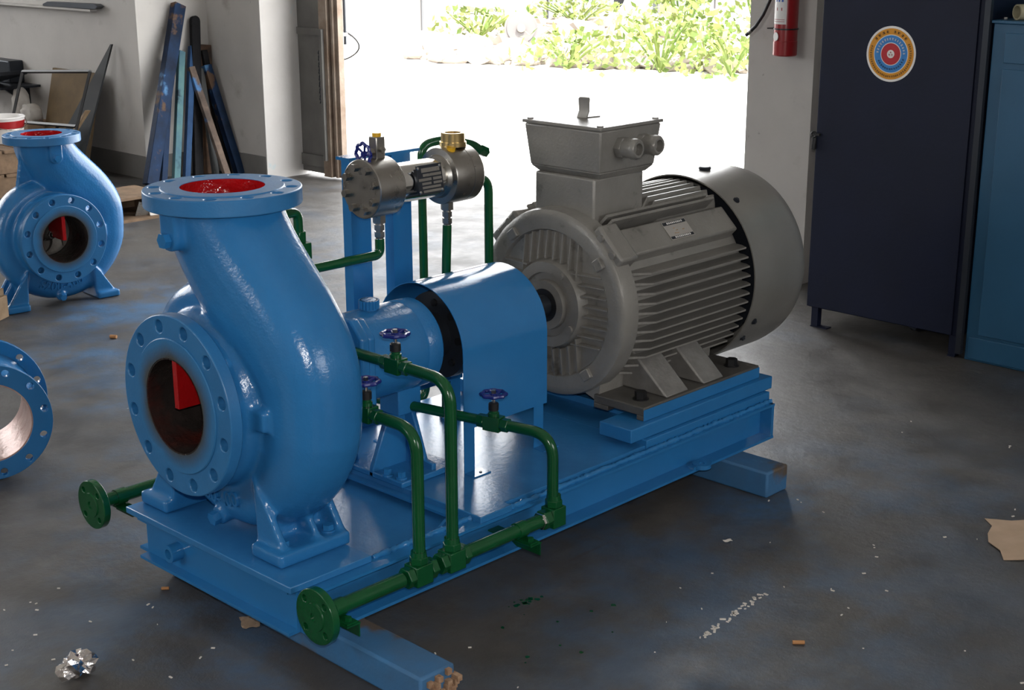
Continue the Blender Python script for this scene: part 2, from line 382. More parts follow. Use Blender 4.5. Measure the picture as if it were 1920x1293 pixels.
for i, (x, y, r, h, n, lab) in enumerate([
    (9.75, 7.7, .75, .35, 260, 'low yellow-green weeds at the near edge of the rubble, left of the tall bush'),
    (10.1, 6.75, .85, .6, 420, 'broad bright green weed bush in front of the rubble'),
    (10.3, 6.0, .8, .45, 320, 'low green weeds beside the right door wall at the rubble edge'),
    (12.6, 8.4, .6, .95, 420, 'tall pale green bush rising behind the rubble'),
    (13.3, 7.75, .6, 1.15, 460, 'tallest green bush next to the right door wall'),
    (11.5, 10.8, .8, .4, 220, 'sparse pale weeds on the far left of the rubble heap'),
    (14.3, 11.6, 1.0, .4, 260, 'thin strip of weeds in front of the far grey panels')]):
    bush((x, y), r, h, n, lab)
t = thing('cable_drum', 'round pale drum standing on edge among the rubble', 'drum', (11.0, 9.55, 0))
b = MB().lathe((10.9, 9.48, .27), (-.70, -.71, .1), [(0,0),(0,.20),(.04,.20),(.04,.17),(.05,.17),(.05,.0)], 40); b.build('disc', m_farw, t)
MB().lathe((10.865, 9.445, .275), (-.70, -.71, .1), [(0,.05),(.03,.05),(.03,0)], 20).build('hub', m_rock, t)
MB().prism([(-.10,0),(.10,0),(.06,.10),(-.06,.10)], (10.9, 9.48, .0), (.71,-.70,0), (0,0,1), (.07,.07,0)).build('stand', m_rock, t)
def bike(x, y, lab):
    t = thing('motorcycle', lab, 'motorcycle', (x, y, 0), group=None)
    for dx in (-.6, .6):
        wh = MB().lathe((x+dx, y-.05, .28), (0,1,0), [(0,.20),(0,.28),(.1,.28),(.1,.20)], 28, closed=True).build('wheel', m_black, t)
        MB().cyl((x+dx, y-.03, .28), (x+dx, y+.03, .28), .06, seg=16).build('hub', m_stain, wh)
        for q in range(6):
            a = q*PI/3; MB().obox((x+dx+.11*math.cos(a), y, .28+.11*math.sin(a)), (.1*math.cos(a), 0, .1*math.sin(a)), (0,.012,0), (-.012*math.sin(a),0,.012*math.cos(a))).build('spoke', m_stain, wh)
    MB().box(x-.2, x+.2, y-.1, y+.1, .25, .55).build('engine', m_dark, t, bevel=.03)
    MB().tube([(x-.6,y,.30),(x-.3,y,.72),(x+.35,y,.78),(x+.6,y,.30)], .035, 10).build('frame', m_black, t)
    MB().lathe((x-.35, y, .80), (1,0,0), [(0,.02),(.1,.12),(.4,.14),(.7,.1),(.8,.02)], 18).build('seat', m_black, t)
    MB().tube([(x+.4,y-.3,1.0),(x+.42,y,.95),(x+.4,y+.3,1.0)], .018, 8).build('handlebar', m_dark, t)
bike(16.55, 13.4, 'dark motorcycle parked on the left in the far shed'); bike(17.25, 13.9, 'dark motorcycle parked on the right in the far shed')

# ================================================================== the pump set
S = .516                       # height of the shaft above the floor
# ------------------------------------------------------------------ base frame
bf = thing('base_frame', 'long blue steel base frame of channels and plates carrying pump and motor', 'base frame', (.73, 0, .075))
ZB, ZT, ZD = .075, .180, .195
def channel(x0, x1, y, side):
    """C channel along X, web at y, flanges pointing to side"""
    t = .007; f = .048*side
    p = [(0,0),(f,0),(f,.007),(t*side,.009),(t*side,ZT-ZB-.009),(f,ZT-ZB-.007),(f,ZT-ZB),(0,ZT-ZB)]
    return MB().prism(p, (x0, y, ZB), (0,1,0), (0,0,1), (x1-x0, 0, 0))
channel(-.10, 1.597, -.333, -1).build('side_channel', m_blue, bf); channel(-.10, 1.597, .238, 1).build('side_channel', m_blue, bf)
def cross(y0, y1, x, side):
    t = .007; f = .03*side
    p = [(0,0),(f,0),(f,.007),(t*side,.009),(t*side,ZT-ZB-.009),(f,ZT-ZB-.007),(f,ZT-ZB),(0,ZT-ZB)]
    return MB().prism(p, (x, y0, ZB), (1,0,0), (0,0,1), (0, y1-y0, 0))
cross(-.333, .238, -.10, -1).build('end_channel', m_blue, bf)
cross(-.333, .238, 1.57, 1).build('end_channel', m_blue, bf)
cross(-.333, .238, .41, -1).build('cross_channel', m_blue, bf)
MB().box(1.585, 1.597, -.379, -.333, ZB, ZT).build('end_plate', m_blue, bf)
MB().box(1.585, 1.597, .238, .284, ZB, ZT).build('end_plate', m_blue, bf)
MB().box(-.135, .088, -.352, .278, ZT, ZD+.001).build('pump_plate', m_steelblue, bf, bevel=.002)
MB().box(.088, .405, -.333, .238, .150, .158).build('drip_pan', m_steelblue, bf)
dk = MB().prism([(.40,-.376),(.505,-.376),(.505,-.352),(1.05,-.352),(1.05,.352),(.40,.352)], (0,0,.170), (1,0,0), (0,1,0), (0,0,ZD-.170))
dk.build('deck_plate', m_steelblue, bf, bevel=.002)
MB().prism([(0,0),(.05,0),(0,.03)], (.40, -.29, .158), (-1,0,0), (0,0,1), (0,.008,0)).build('gusset', m_steelblue, bf)
for s in (-1, 1):
    MB().box(1.035, 1.602, min(s*.358, s*.21), max(s*.358, s*.21), ZT, .210).build('motor_plate', m_blue, bf, bevel=.002)
    MB().box(.985, 1.632, min(s*.345, s*.235), max(s*.345, s*.235), .210 if False else .2101, .248).build('motor_rail', m_blue, bf, bevel=.003)
MB().box(1.05, 1.57, -.21, .21, ZT, ZD).build('deck_plate', m_steelblue, bf)
MB().box(1.18, 1.30, -.21, .21, ZD, .215).build('cross_bar', m_steelblue, bf)
# weld beads: knobbly line of paint-covered weld along the near rail
def weld(x0, x1, y, z, name='weld_bead'):
    b = MB(); n = int((x1-x0)/.007)
    b.tube([(x0+(x1-x0)*i/n, y+random.uniform(-.0015,.0015), z+random.uniform(-.001,.001)) for i in range(n+1)], [random.uniform(.0050,.0095) for i in range(n+1)], 7)
    b.build(name, m_blue, bf, smooth=60)
weld(.508, 1.597, -.3655, .1835); weld(.10, .40, -.340, .1825); weld(.10, .40, .286, .1815)
b = MB().flange((1.25, -.3815, ZB+.007), (0,0,1), .012, .026, 0, 1, .008, .0, 24); b.box(1.215,1.29,-.381,-.36,ZB+.007,ZB+.014)
b.build('lifting_lug', m_blue, bf)
b = MB().lathe((-.137, .105, .128), (1,0,0), [(0,.012),(0,.021),(.034,.021),(.034,.012)], 24, closed=True); b.build('drain_socket', m_blue, bf)
# ------------------------------------------------------------------ timbers on the floor
def timber(p0, p1, wd, ht, label, endm=True):
    p0, p1 = Vector(p0), Vector(p1); ax = (p1-p0)/2; n = Vector((0,0,1)).cross(ax).normalized()*wd/2
    t = thing('timber_sleeper', label, 'timber', ((p0+p1)/2), group='timbers under the base frame')
    MB().obox((p0+p1)/2+Vector((0,0,ht/2)), ax, n, (0,0,ht/2)).build('beam', m_timber, t, bevel=.006)
    if endm:
        e = MB(); u = ax.normalized()
        for k in range(26):
            a = random.uniform(-.92,.92); c = random.uniform(.06,.94); q = p1 + n*a + Vector((0,0,ht*c))
            e.obox(q, u*random.uniform(.006,.02), n.normalized()*.006, Vector((0,0,.006)))
        e.build('splintered_end', m_ends, t, smooth=0)
timber((.0, .24, 0), (-.012, -.665, 0), .095, .0745, 'blue oversprayed timber with a splintered end under the pump end of the frame')
timber((1.40, .50, 0), (1.40, -.53, 0), .10, .0745, 'blue painted timber sticking out under the motor end of the frame', False)

# ------------------------------------------------------------------ pumps
def eval_mesh(o):
    dg = bpy.context.evaluated_depsgraph_get(); dg.update()
    me = bpy.data.meshes.new_from_object(o.evaluated_get(dg)); return me
SUC, H2 = .158, .463
def lerp_tab(tab, x):
    for i in range(len(tab)-1):
        a, b = tab[i], tab[i+1]
        if x <= b[0]:
            t = (x-a[0])/(b[0]-a[0]); return [p+(q-p)*t for p, q in zip(a[1:], b[1:])]
    return list(tab[-1][1:])
def casing_mesh():
    mb = MB()
    # spiral: angle from the top, counter-clockwise seen from the suction side; u = -y
    tab = [(-25,.200,.050,.070),(40,.210,.058,.074),(90,.212,.062,.076),(140,.217,.070,.080),(180,.224,.080,.084),(225,.236,.096,.090),(262,.247,.110,.096)]
    ring = []
    for i in range(49):
        a = -25 + 287*i/48; rc, r, hx = lerp_tab(tab, a); A = R(a)
        ring.append((-math.sin(A)*rc, math.cos(A)*rc, r, hx))
    neck = [(.246,.05,.114,.098),(.228,.115,.120,.102),(.178,.18,.126,.106),(.116,.24,.130,.110),(.062,.30,.128,.113),(.022,.36,.124,.116),(.002,.405,.122,.119),(0,.445,.122,.121)]
    # smooth the neck with Catmull-Rom
    ctl = [ring[-1]] + neck; path = ring[:]
    for i in range(len(ctl)-1):
        p0 = ctl[max(i-1,0)]; p1 = ctl[i]; p2 = ctl[i+1]; p3 = ctl[min(i+2,len(ctl)-1)]
        for k in range(1, 7):
            t = k/6
            path.append(tuple(.5*((2*b)+(c-a)*t+(2*a-5*b+4*c-d)*t*t+(3*b-a-3*c+d)*t**3) for a,b,c,d in zip(p0,p1,p2,p3)))
    seg = 28; vs = []; fs = []; n = len(path)
    for i, (u, z, r, hx) in enumerate(path):
        q = path[min(i+1,n-1)]; p = path[max(i-1,0)]; du, dz = q[0]-p[0], q[1]-p[1]; l = math.hypot(du,dz); nu, nz = dz/l, -du/l
        for k in range(seg):
            a = 2*PI*k/seg; c, s = math.cos(a), math.sin(a)
            e = 2.5; c2 = math.copysign(abs(c)**(2/e), c); s2 = math.copysign(abs(s)**(2/e), s)
            vs.append((hx*s2+.020*max(0,min(1,(.36-z)/.30)), -(u+nu*r*c2), z+nz*r*c2))
    for i in range(n-1):
        for k in range(seg):
            l = (k+1)%seg; fs.append((i*seg+k, i*seg+l, (i+1)*seg+l, (i+1)*seg+k))
    fs += [tuple(range(seg)), tuple(range((n-1)*seg, n*seg))]; mb.add(vs, fs)
    # body of revolution: suction nozzle, shoulder, back wall
    mb.lathe((0,0,0), (1,0,0), [(-.135,.160),(-.125,.160),(-.116,.168),(-.104,.186),(-.088,.196),(-.060,.200),(-.048,.222),(-.03,.238),(.09,.238),(.125,.215),(.150,.20),(.150,0)][::1] , 56)
    mb.lathe((0,0,0), (1,0,0), [(-.135,0),(-.135,.148)], 56) if False else None
    # web between neck and volute on the far side
    mb.prism([(-.118,.435),(-.118,.34),(-.165,.12),(-.05,.15),(.05,.28),(.0,.43)], (-.012,0,0), (0,-1,0), (0,0,1), (.024,0,0))
    # gauge boss under the discharge flange, lug on the suction side, drain boss
    mb.box(-.146,-.08,-.030,.030,.370,.435); mb.cyl((-.146,0,.370),(-.07,0,.370),.030,seg=24)
    mb.obox((-.078,-.205,.00),(.016,0,0),(0,.028,0),(0,0,.024))
    mb.cyl((.02,.0,-.268),(-.066,.0,-.284),.023,seg=20)
    # feet: pad, upright web and side wall
    for s in (-1, 1):
        mb.box(-.098,.098, min(s*.165,s*.272), max(s*.165,s*.272), -.320,-.288)
        for x0 in (-.078, .078): mb.prism([(s*.162,-.16),(s*.198,-.198),(s*.262,-.295),(s*.162,-.295)], (x0,0,0), (0,1,0), (0,0,1), (.020,0,0))
        mb.prism([(s*.150,-.14),(s*.178,-.18),(s*.190,-.295),(s*.162,-.295)], (-.075,0,0), (0,1,0), (0,0,1), (.165,0,0))
        mb.prism([(s*.15,-.14),(s*.198,-.198),(s*.262,-.290),(s*.17,-.290)], (.012,0,0), (0,1,0), (0,0,1), (.016,0,0))
    o = bpy.data.objects.new('tmp', mb.mesh('tmp')); C.objects.link(o)
    rm = o.modifiers.new('r', 'REMESH'); rm.mode = 'VOXEL'; rm.voxel_size = .0052
    sm = o.modifiers.new('s', 'SMOOTH'); sm.factor = .5; sm.iterations = 7
    # bores
    cut = MB(); cut.cyl((-.4,0,0),(.075,0,0),.1095,seg=64); co = bpy.data.objects.new('cut', cut.mesh('cut')); C.objects.link(co)
    bo = o.modifiers.new('b', 'BOOLEAN'); bo.object = co; bo.operation = 'DIFFERENCE'; bo.solver = 'EXACT'
    cut2 = MB(); cut2.tube([(0,-.14,.24),(0,-.10,.285),(0,-.05,.33),(0,-.015,.38),(0,0,.43),(0,0,.6)], .0925, 48); co2 = bpy.data.objects.new('cut', cut2.mesh('cut')); C.objects.link(co2)
    bo = o.modifiers.new('b2', 'BOOLEAN'); bo.object = co2; bo.operation = 'DIFFERENCE'; bo.solver = 'EXACT'
    me = eval_mesh(o)
    for q in (o, co, co2): bpy.data.objects.remove(q)
    me.name = 'casing'; return me
CASING = casing_mesh()
def text_mesh(body, size, ext):
    cu = bpy.data.curves.new('t', 'FONT'); cu.body = body; cu.size = size; cu.extrude = ext; cu.align_x = 'CENTER'; cu.align_y = 'CENTER'; cu.offset = size*.015
    o = bpy.data.objects.new('t', cu); C.objects.link(o); me = eval_mesh(o); bpy.data.objects.remove(o); return me
def bolt(mb, p, d, r, h, washer=True):
    p, d = Vector(p), Vector(d).normalized()
    if washer: mb.cyl(p, p+d*h*.25, r*1.35, seg=16)
    mb.hexa(p, p+d*h, r)
def build_pump(root, full):
    B = lambda mb, name, m, parent=root, **k: mb.build(name, m, parent, world=False, **k)
    cs = link('casing', CASING, m_cast, root, 50)
    # suction flange with raised face
    fl = B(MB().flange((-SUC+.004,0,0),(1,0,0),.030,.2025,.130,12,.0145,.1775), 'suction_flange', m_bluefl, bevel=.0025)
    B(MB().lathe((-SUC,0,0),(1,0,0),[(0,.1085),(0,.150),(.002,.152),(.03,.152),(.03,.1085)],72,closed=True), 'raised_face', m_worn, fl)
    B(MB().lathe((-SUC+.001,0,0),(1,0,0),[(0,.1085),(.19,.1075),(.19,.104),(.0,.105)],56,closed=True), 'suction_bore', m_bore)
    v = MB().prism([(-.008,.104),(.008,.104),(.008,-.006),(-.008,-.006)], (-.151,0,0), (0,1,0), (0,0,1), (.15,0,0))
    B(v, 'flow_vane', m_red, label='red painted flow-splitting vane inside the suction bore')
    # impeller eye at the end of the bore
    im = B(MB().lathe((.034,0,0),(-1,0,0),[(-.02,.103),(.004,.103),(.004,.088),(-.0,.08),(-.012,.04),(.006,.034),(.03,.028),(.04,.018),(.04,0)],40), 'impeller', m_imp)
    B(MB().hexa((-.004,0,0),(-.022,0,0),.020).lathe((-.022,0,0),(-1,0,0),[(0,.016),(.010,.014),(.016,.008),(.018,0)],20), 'impeller_nut', m_stain, im)
    for k in range(6):
        a = k*PI/3; pts = []
        for j in range(6):
            r = .03+.012*j; th = a + j*.16; pts.append((r*math.cos(th), r*math.sin(th)))
        q = [(x,y) for x,y in pts]; vs = [(.045-.004*0, y, z) for y,z in q] + [(.018, y*1.0, z) for y,z in q]
        vs += [(x, y+.004*math.cos(a+1.3), z+.004*math.sin(a+1.3)) for x,y,z in vs]; n = 6; fs = []
        for i in range(n-1): fs += [(i,i+1,i+1+n,i+n), (i+2*n,i+3*n,i+1+3*n,i+1+2*n), (i,i+2*n,i+1+2*n,i+1), (i+n,i+1+n,i+1+3*n,i+3*n)]
        fs += [(0,n,3*n,2*n),(n-1,3*n-1,4*n-1,2*n-1)]
        B(MB().add(vs,fs), 'blade', m_imp, im)
    # discharge flange
    df = B(MB().flange((0,0,H2-.038),(0,0,1),.0355,.170,.112,12,.0125,.1475), 'discharge_flange', m_bluefl, bevel=.0025)
    B(MB().lathe((0,0,H2-.034),(0,0,1),[(0,.091),(0,.133),(.032,.133),(.034,.131),(.034,.091)],64,closed=True), 'raised_face', m_bluefl, df)
    B(MB().tube([(0,-.13,.25),(0,-.10,.285),(0,-.05,.33),(0,-.015,.38),(0,0,.43),(0,0,H2-.001)], .0908, 48, caps=False), 'discharge_bore', m_red, smooth=60)
    B(MB().cyl((-.142,0,.366),(-.161,0,.366),.017,seg=6), 'gauge_plug', m_blue)
    B(MB().cyl((-.064,.0,-.2836),(-.083,.0,-.287),.0160,seg=6), 'drain_plug', m_blue)
    for s in (-1,1):
        for x in (-.06,.062):
            m = MB(); bolt(m, (x, s*.235, -.289), (0,0,1), .013, .016); B(m, 'foot_bolt', m_blue)
    # cover and bearing housing
    B(MB().lathe((0,0,0),(1,0,0),[(.14,.20),(.168,.20),(.168,.15),(.20,.118),(.24,.108),(.24,0)],48), 'casing_cover', m_cast)
    if not full: return
    fl = B(MB().prism([(y,z) for y,z in [(-.085,-.125),(.085,-.125),(.125,-.085),(.125,.085),(.085,.125),(-.085,.125),(-.125,.085),(-.125,-.085)]], (.268,0,0), (0,1,0), (0,0,1), (.026,0,0)), 'adapter_flange', m_cast, bevel=.006)
    B(MB().prism([(y*.96,z*.96) for y,z in [(-.085,-.125),(.085,-.125),(.125,-.085),(.125,.085),(.085,.125),(-.085,.125),(-.125,.085),(-.125,-.085)]], (.294,0,0), (0,1,0), (0,0,1), (.022,0,0)), 'housing_flange', m_cast, bevel=.006)
    B(MB().lathe((0,0,0),(1,0,0),[(.20,.10),(.27,.105)],40), 'lantern', m_cast)
    h = B(MB().lathe((0,0,0),(1,0,0),[(.31,.110),(.36,.111),(.485,.111),(.495,.109),(.500,.112),(.538,.112),(.545,.106),(.545,.045),(.53,.04),(.53,0)],56), 'bearing_housing', m_cast)
    m = MB(); m.cyl((.40,0,.104),(.40,0,.118),.020,seg=24)
    for k in range(18): m.cyl((.40+.0215*math.cos(k*PI/9),.0215*math.sin(k*PI/9),.113),(.40+.0215*math.cos(k*PI/9),.0215*math.sin(k*PI/9),.134),.004,seg=6)
    m.cyl((.40,0,.113),(.40,0,.134),.0215,seg=24); B(m, 'oil_filler_cap', m_cast, h)
    for k in range(4):
        a = PI/4+k*PI/2; m = MB(); bolt(m, (.3155,.105*1.05*math.cos(a),.105*1.05*math.sin(a)), (1,0,0), .010, .012); B(m, 'flange_bolt', m_blue)
    sh = B(MB().cyl((.53,0,0),(.562,0,0),.028,seg=24), 'shaft', m_dark)
    # support foot under the bearing housing
    ft = MB()
    ft.prism([(-.030,-.085),(.030,-.085),(.034,-.17),(.075,-.285),(.105,-.290),(.105,-.320),(-.105,-.320),(-.105,-.290),(-.075,-.285),(-.034,-.17)], (.50,0,0), (0,1,0), (0,0,1), (.014,0,0))
    ft.prism([(.445,-.17),(.53,-.17),(.565,-.30),(.565,-.32),(.39,-.32),(.39,-.30)], (0,-.008,0), (1,0,0), (0,0,1), (0,.016,0))
    ft.box(.39,.575,-.115,.115,-.3205,-.305); ft.box(.455,.53,-.036,.036,-.17,-.095)
    B(ft, 'support_foot', m_cast, bevel=.003)
    for x,y in ((.41,-.09),(.41,.09),(.40,-.05)):
        m = MB(); bolt(m, (x, y, -.305), (0,0,1), .011, .018); B(m, 'foot_bolt', m_blue)
pump = thing('centrifugal_pump', 'blue centrifugal pump with red discharge bore, mounted on the long base frame', 'pump', (0,0,S))
build_pump(pump, True)
# raised casting mark on the casing near the drain plug
pump2 = thing('centrifugal_pump', 'blue centrifugal pump standing on the floor, cast letters under its suction flange', 'pump', (1.10,2.83,.2865), R(85), .895)
build_pump(pump2, False)
from mathutils.bvhtree import BVHTree
bvh = BVHTree.FromPolygons([v.co.copy() for v in CASING.vertices], [tuple(p.vertices) for p in CASING.polygons])
def lettering(root, size, y0, z0, r0):
    me = text_mesh('S200-400', size, .0055)
    for v in me.vertices:
        a, b_, c = v.co; th = a/r0; rr = r0-b_; y = y0-math.sin(th)*rr; z = z0+r0-math.cos(th)*rr
        hit = bvh.ray_cast(Vector((-.5,y,z)), Vector((1,0,0)))
        v.co = ((hit[0].x if hit[0] else -.06)-c-.0015, y, z)
    o = link('cast_lettering', me, m_cast, root, 0); o['label'] = 'raised cast letters S200-400'
lettering(pump2, .056, -.002, -.235, .235)
lettering(pump, .046, -.002, -.235, .235)

# ------------------------------------------------------------------ coupling guard and coupling
cg = thing('coupling_guard', 'blue sheet-metal arch guard over the shaft coupling', 'guard', (.69,0,ZD))
GX0, GX1, GR, GZ, GB = .560, .862, .159, .503, .312
arc = [(-GR, GB)] + [(-GR*math.cos(PI*k/28), GZ+GR*math.sin(PI*k/28)) for k in range(29)] + [(GR, GB)]
inn = [(y*(1-.0022/GR), z if i in (0, len(arc)-1) else GZ+(z-GZ)*(1-.0022/GR)) for i, (y, z) in enumerate(arc)]
n = len(arc); vs = [(x,y,z) for x in (GX0,GX1) for y,z in arc] + [(x,y,z) for x in (GX0,GX1) for y,z in inn]; fs = []
for i in range(n-1):
    fs += [(i,i+1,n+i+1,n+i), (2*n+i,3*n+i,3*n+i+1,2*n+i+1), (i,2*n+i,2*n+i+1,i+1), (n+i,n+i+1,3*n+i+1,3*n+i)]
fs += [(0,n,3*n,2*n),(n-1,3*n-1,4*n-1,2*n-1)]
MB().add(vs,fs).build('arch_sheet', m_blue, cg, smooth=40)
for s in (-1,1):
    for x in (.562, .815):
        m = MB(); ya, yb = sorted((s*.1565, s*.1545))
        m.box(x, x+.036, ya, yb, ZD, .42); m.box(x, x+.058, min(s*.1565,s*.192), max(s*.1565,s*.192), ZD, ZD+.003)
        m.build('leg', m_blue, cg)
        bo_ = MB(); bo_.cyl((x+.035,s*.178,ZD+.003),(x+.035,s*.178,ZD+.005),.004,seg=12); bo_.build('screw', m_dark, cg)
cp = thing('shaft_coupling', 'dark steel disc coupling inside the blue guard', 'coupling', (.69,0,S-.11))
MB().lathe((.563,0,S),(1,0,0),[(0,.03),(0,.048),(.05,.060),(.056,.112),(.085,.114),(.085,.03)],44,closed=True).build('pump_half', m_dark, cp)
MB().lathe((.652,0,S),(1,0,0),[(0,.03),(0,.114),(.03,.112),(.034,.055),(.13,.05),(.13,.03)],44,closed=True).build('motor_half', m_dark, cp)
MB().cyl((.5625,0,S),(1.03,0,S),.0295,seg=24).build('shaft', m_dark, cp)
for k in range(8):
    a = k*PI/4; MB().cyl((.610,.085*math.cos(a),S+.085*math.sin(a)),(.69,.085*math.cos(a),S+.085*math.sin(a)),.010,seg=8).build('pin', m_bolt, cp)

# ------------------------------------------------------------------ electric motor
mo = thing('electric_motor', 'large grey finned electric motor with terminal box on top', 'motor', (1.40,0,.248))
MX0, MX1 = 1.10, 1.625
MB().lathe((0,0,S),(1,0,0),[(MX0,.0),(MX0,.228),(MX1,.228),(MX1,0)],64).build('stator_frame', m_grey, mo)
# fins, all sharing one unit mesh (length 1 in local y, tip slanted at the drive end)
def fin_mesh():
    L = MX1-MX0-.02; t = .0032
    prof = [(.0,0),(.004,.30),(.060,1),(L-.012,1),(L,.6),(L,0)]
    m = MB(); n = len(prof); vs = [(x,y,-t*(1.5-.7*y)) for x,y in prof] + [(x,y,t*(1.5-.7*y)) for x,y in prof]
    m.add(vs, [tuple(range(n)), tuple(range(n,2*n))]+[(i,(i+1)%n,(i+1)%n+n,i+n) for i in range(n)])
    me = m.mesh('cooling_fin'); me.materials.append(m_grey); return me
FIN = fin_mesh()
def fin(y, z, ang, ln, x0=MX0+.012, sx=1.0):
    o = bpy.data.objects.new('cooling_fin', FIN); C.objects.link(o); o.parent = mo
    o.location = Vector((x0,y,z))-ORG[mo]; o.rotation_euler = (ang,0,0); o.scale = (sx,ln,1); return o
RF = .272
for s in (-1,1):
    k = 0; z = -.185
    while z < .128:
        y0 = math.sqrt(max(.228**2-z*z, .02**2))-.012; y1 = math.sqrt(RF**2-z*z)
        fin(s*y0, S+z, 0 if s > 0 else PI, y1-y0); z += .0262
for j in range(11):
    y = -.125+.025*j; z0 = math.sqrt(.228**2-y*y)-.012; z1 = math.sqrt(RF**2-y*y)
    fin(y, S+z0, PI/2, z1-z0, 1.335, .555)
    fin(y, S-z0, -PI/2, z1-z0)
# flat pads at the shoulders, one carrying the nameplate
for s in (-1,1):
    e1 = Vector((0, s*.70, .714)); e2 = Vector((0, s*.714, -.70))
    c = Vector((1.37,0,S)) + e1*.236 + e2*.005
    MB().obox(c, (.24,0,0), e2*.043, e1*.026).build('shoulder_pad', m_grey, mo, bevel=.006)
    MB().obox(Vector((1.345,0,S))+e1*.232-e2*.058, (.225,0,0), e2*.004, e1*.050).build('cooling_fin', m_grey, mo)
    MB().obox(Vector((1.34,0,S))+e1*.225-e2*.078, (.22,0,0), e2*.004, e1*.050).build('cooling_fin', m_grey, mo)
    MB().obox(Vector((1.098,0,S))+e1*.247+e2*.005, (.036,0,0), e2*.060, e1*.032).build('shield_lug', m_grey, mo, bevel=.008)
    for q in (-1,1):
        m = MB(); p = Vector((1.063,0,S))+e1*.262+e2*(.005+q*.028); m.cyl(p, p+Vector((-.008,0,0)), .010, seg=14); m.build('lug_bolt', m_grey, mo)
e1 = Vector((0,-.70,.714)); e2 = Vector((0,-.714,-.70)); c = Vector((1.365,0,S))+e1*.264+e2*.004
npl = MB().obox(c, (.052,0,0), e2*.030, e1*.0012).build('nameplate', m_pol, mo, label='silver motor nameplate with dark bands')
for (dx0,dx1,v0,v1) in ((-.049,.049,-.028,-.018),(-.049,.049,.019,.027)):
    MB().obox(c+Vector(((dx0+dx1)/2,0,0))+e2*((v0+v1)/2)+e1*.0014, ((dx1-dx0)/2,0,0), e2*((v1-v0)/2), e1*.0004).build('printed_band', m_dark, npl)
for r_ in (-.023, .023):
    for q in range(9):
        MB().obox(c+Vector((-.03+.0078*q,0,0))+e2*r_+e1*.002, (.0022 if q%3 else .003,0,0), e2*.0028, e1*.0003).build('printed_mark', m_white, npl)
for (dx,v) in ((-.014,-.006),(-.008,.002),(-.02,.010),(-.01,.011),(.02,.003)):
    MB().obox(c+Vector((dx,0,0))+e2*v+e1*.0014, (.004,0,0), e2*.0012, e1*.0003).build('printed_mark', m_card, npl)
# drive-end shield
sh = MB().lathe((0,0,S),(1,0,0),[(1.108,.10),(1.108,.262),(1.070,.262),(1.056,.258),(1.050,.250),(1.047,.236),(1.049,.206),(1.060,.200),(1.060,.128),(1.045,.122),(1.030,.118),(1.030,.090),(1.040,.088),(1.040,.070),(1.022,.068),(1.022,.045),(1.10,.042)],72,closed=True).build('end_shield', m_grey, mo)
for k in range(4):
    for j in range(8):
        off = -.098+.028*j; r0 = math.sqrt(max(.127**2-off*off, .001)); r1 = math.sqrt(.203**2-off*off)
        if r1-r0 < .02: continue
        a = k*PI/2; m = MB(); e = Vector((0,math.cos(a),math.sin(a))); f = Vector((0,-math.sin(a),math.cos(a))); cc = Vector((0,0,S))
        A = cc+e*r0+f*off; Bq = cc+e*r1+f*off; t = f*.0035
        m.add([Vector((1.062,0,0))+A-t*1.6, Vector((1.062,0,0))+A+t*1.6, Vector((1.040,0,0))+A+t*.5, Vector((1.040,0,0))+A-t*.5,
               Vector((1.062,0,0))+Bq-t*1.6, Vector((1.062,0,0))+Bq+t*1.6, Vector((1.050,0,0))+Bq+t*.5, Vector((1.050,0,0))+Bq-t*.5],
              [(0,1,2,3),(4,5,6,7),(0,1,5,4),(1,2,6,5),(2,3,7,6),(3,0,4,7)])
        m.build('rib', m_grey, sh)
for k in range(4):
    a = PI/4+k*PI/2+.12; m = MB(); p = Vector((1.048,.222*math.cos(a),S+.222*math.sin(a))); e = Vector((0,math.cos(a),math.sin(a)))
    m.obox(p, (.012,0,0), e*.014, e.cross(Vector((1,0,0)))*.016); m.build('lifting_notch', m_grey, sh, bevel=.003)
for k in range(4):
    a = .55+k*PI/2; p = Vector((1.030,.104*math.cos(a),S+.104*math.sin(a))); MB().cyl(p, p+Vector((-.007,0,0)), .010, seg=14).build('hub_bolt', m_grey, sh)
MB().lathe((0,0,S),(1,0,0),[(1.026,.030),(1.02,.030),(1.02,.046),(1.026,.046)],40,closed=True).build('seal_ring', m_black, sh)
# fan cowl
cw = MB().lathe((0,0,S),(1,0,0),[(1.612,.280),(1.612,.284),(1.84,.284),(1.872,.280),(1.890,.268),(1.898,.245),(1.898,.09),(1.894,.09),(1.894,.245),(1.886,.264),(1.868,.276),(1.84,.280)],80,closed=True).build('fan_cowl', m_cowl, mo)
for r_ in (.10,.13,.16,.19,.22):
    MB().lathe((0,0,S),(1,0,0),[(1.893,r_-.004),(1.897,r_-.004),(1.897,r_+.004),(1.893,r_+.004)],40,closed=True).build('grille_ring', m_cowl, cw)
fan = MB().lathe((0,0,S),(1,0,0),[(1.70,.02),(1.70,.24),(1.705,.24),(1.705,.02)],32,closed=True)
fan.build('fan_disc', m_dark, mo)
for k, (x, ang) in enumerate([(1.735, 90), (1.655, 128), (1.655, 206), (1.655, -40), (1.655,-140)]):
    a = R(ang); d_ = Vector((0,math.cos(a),math.sin(a))) if k else Vector((0,0,1)); p = Vector((x,0,S))+d_*.284
    m = MB()
    if k == 0: m.lathe(p, d_, [(0,.017),(.006,.019),(.010,.016),(.010,0)], 20)
    else: m.cyl(p, p+d_*.003, .010, seg=14).cyl(p, p+d_*.008, .006, seg=10)
    m.build('cowl_plug' if k == 0 else 'cowl_screw', m_dark, cw)
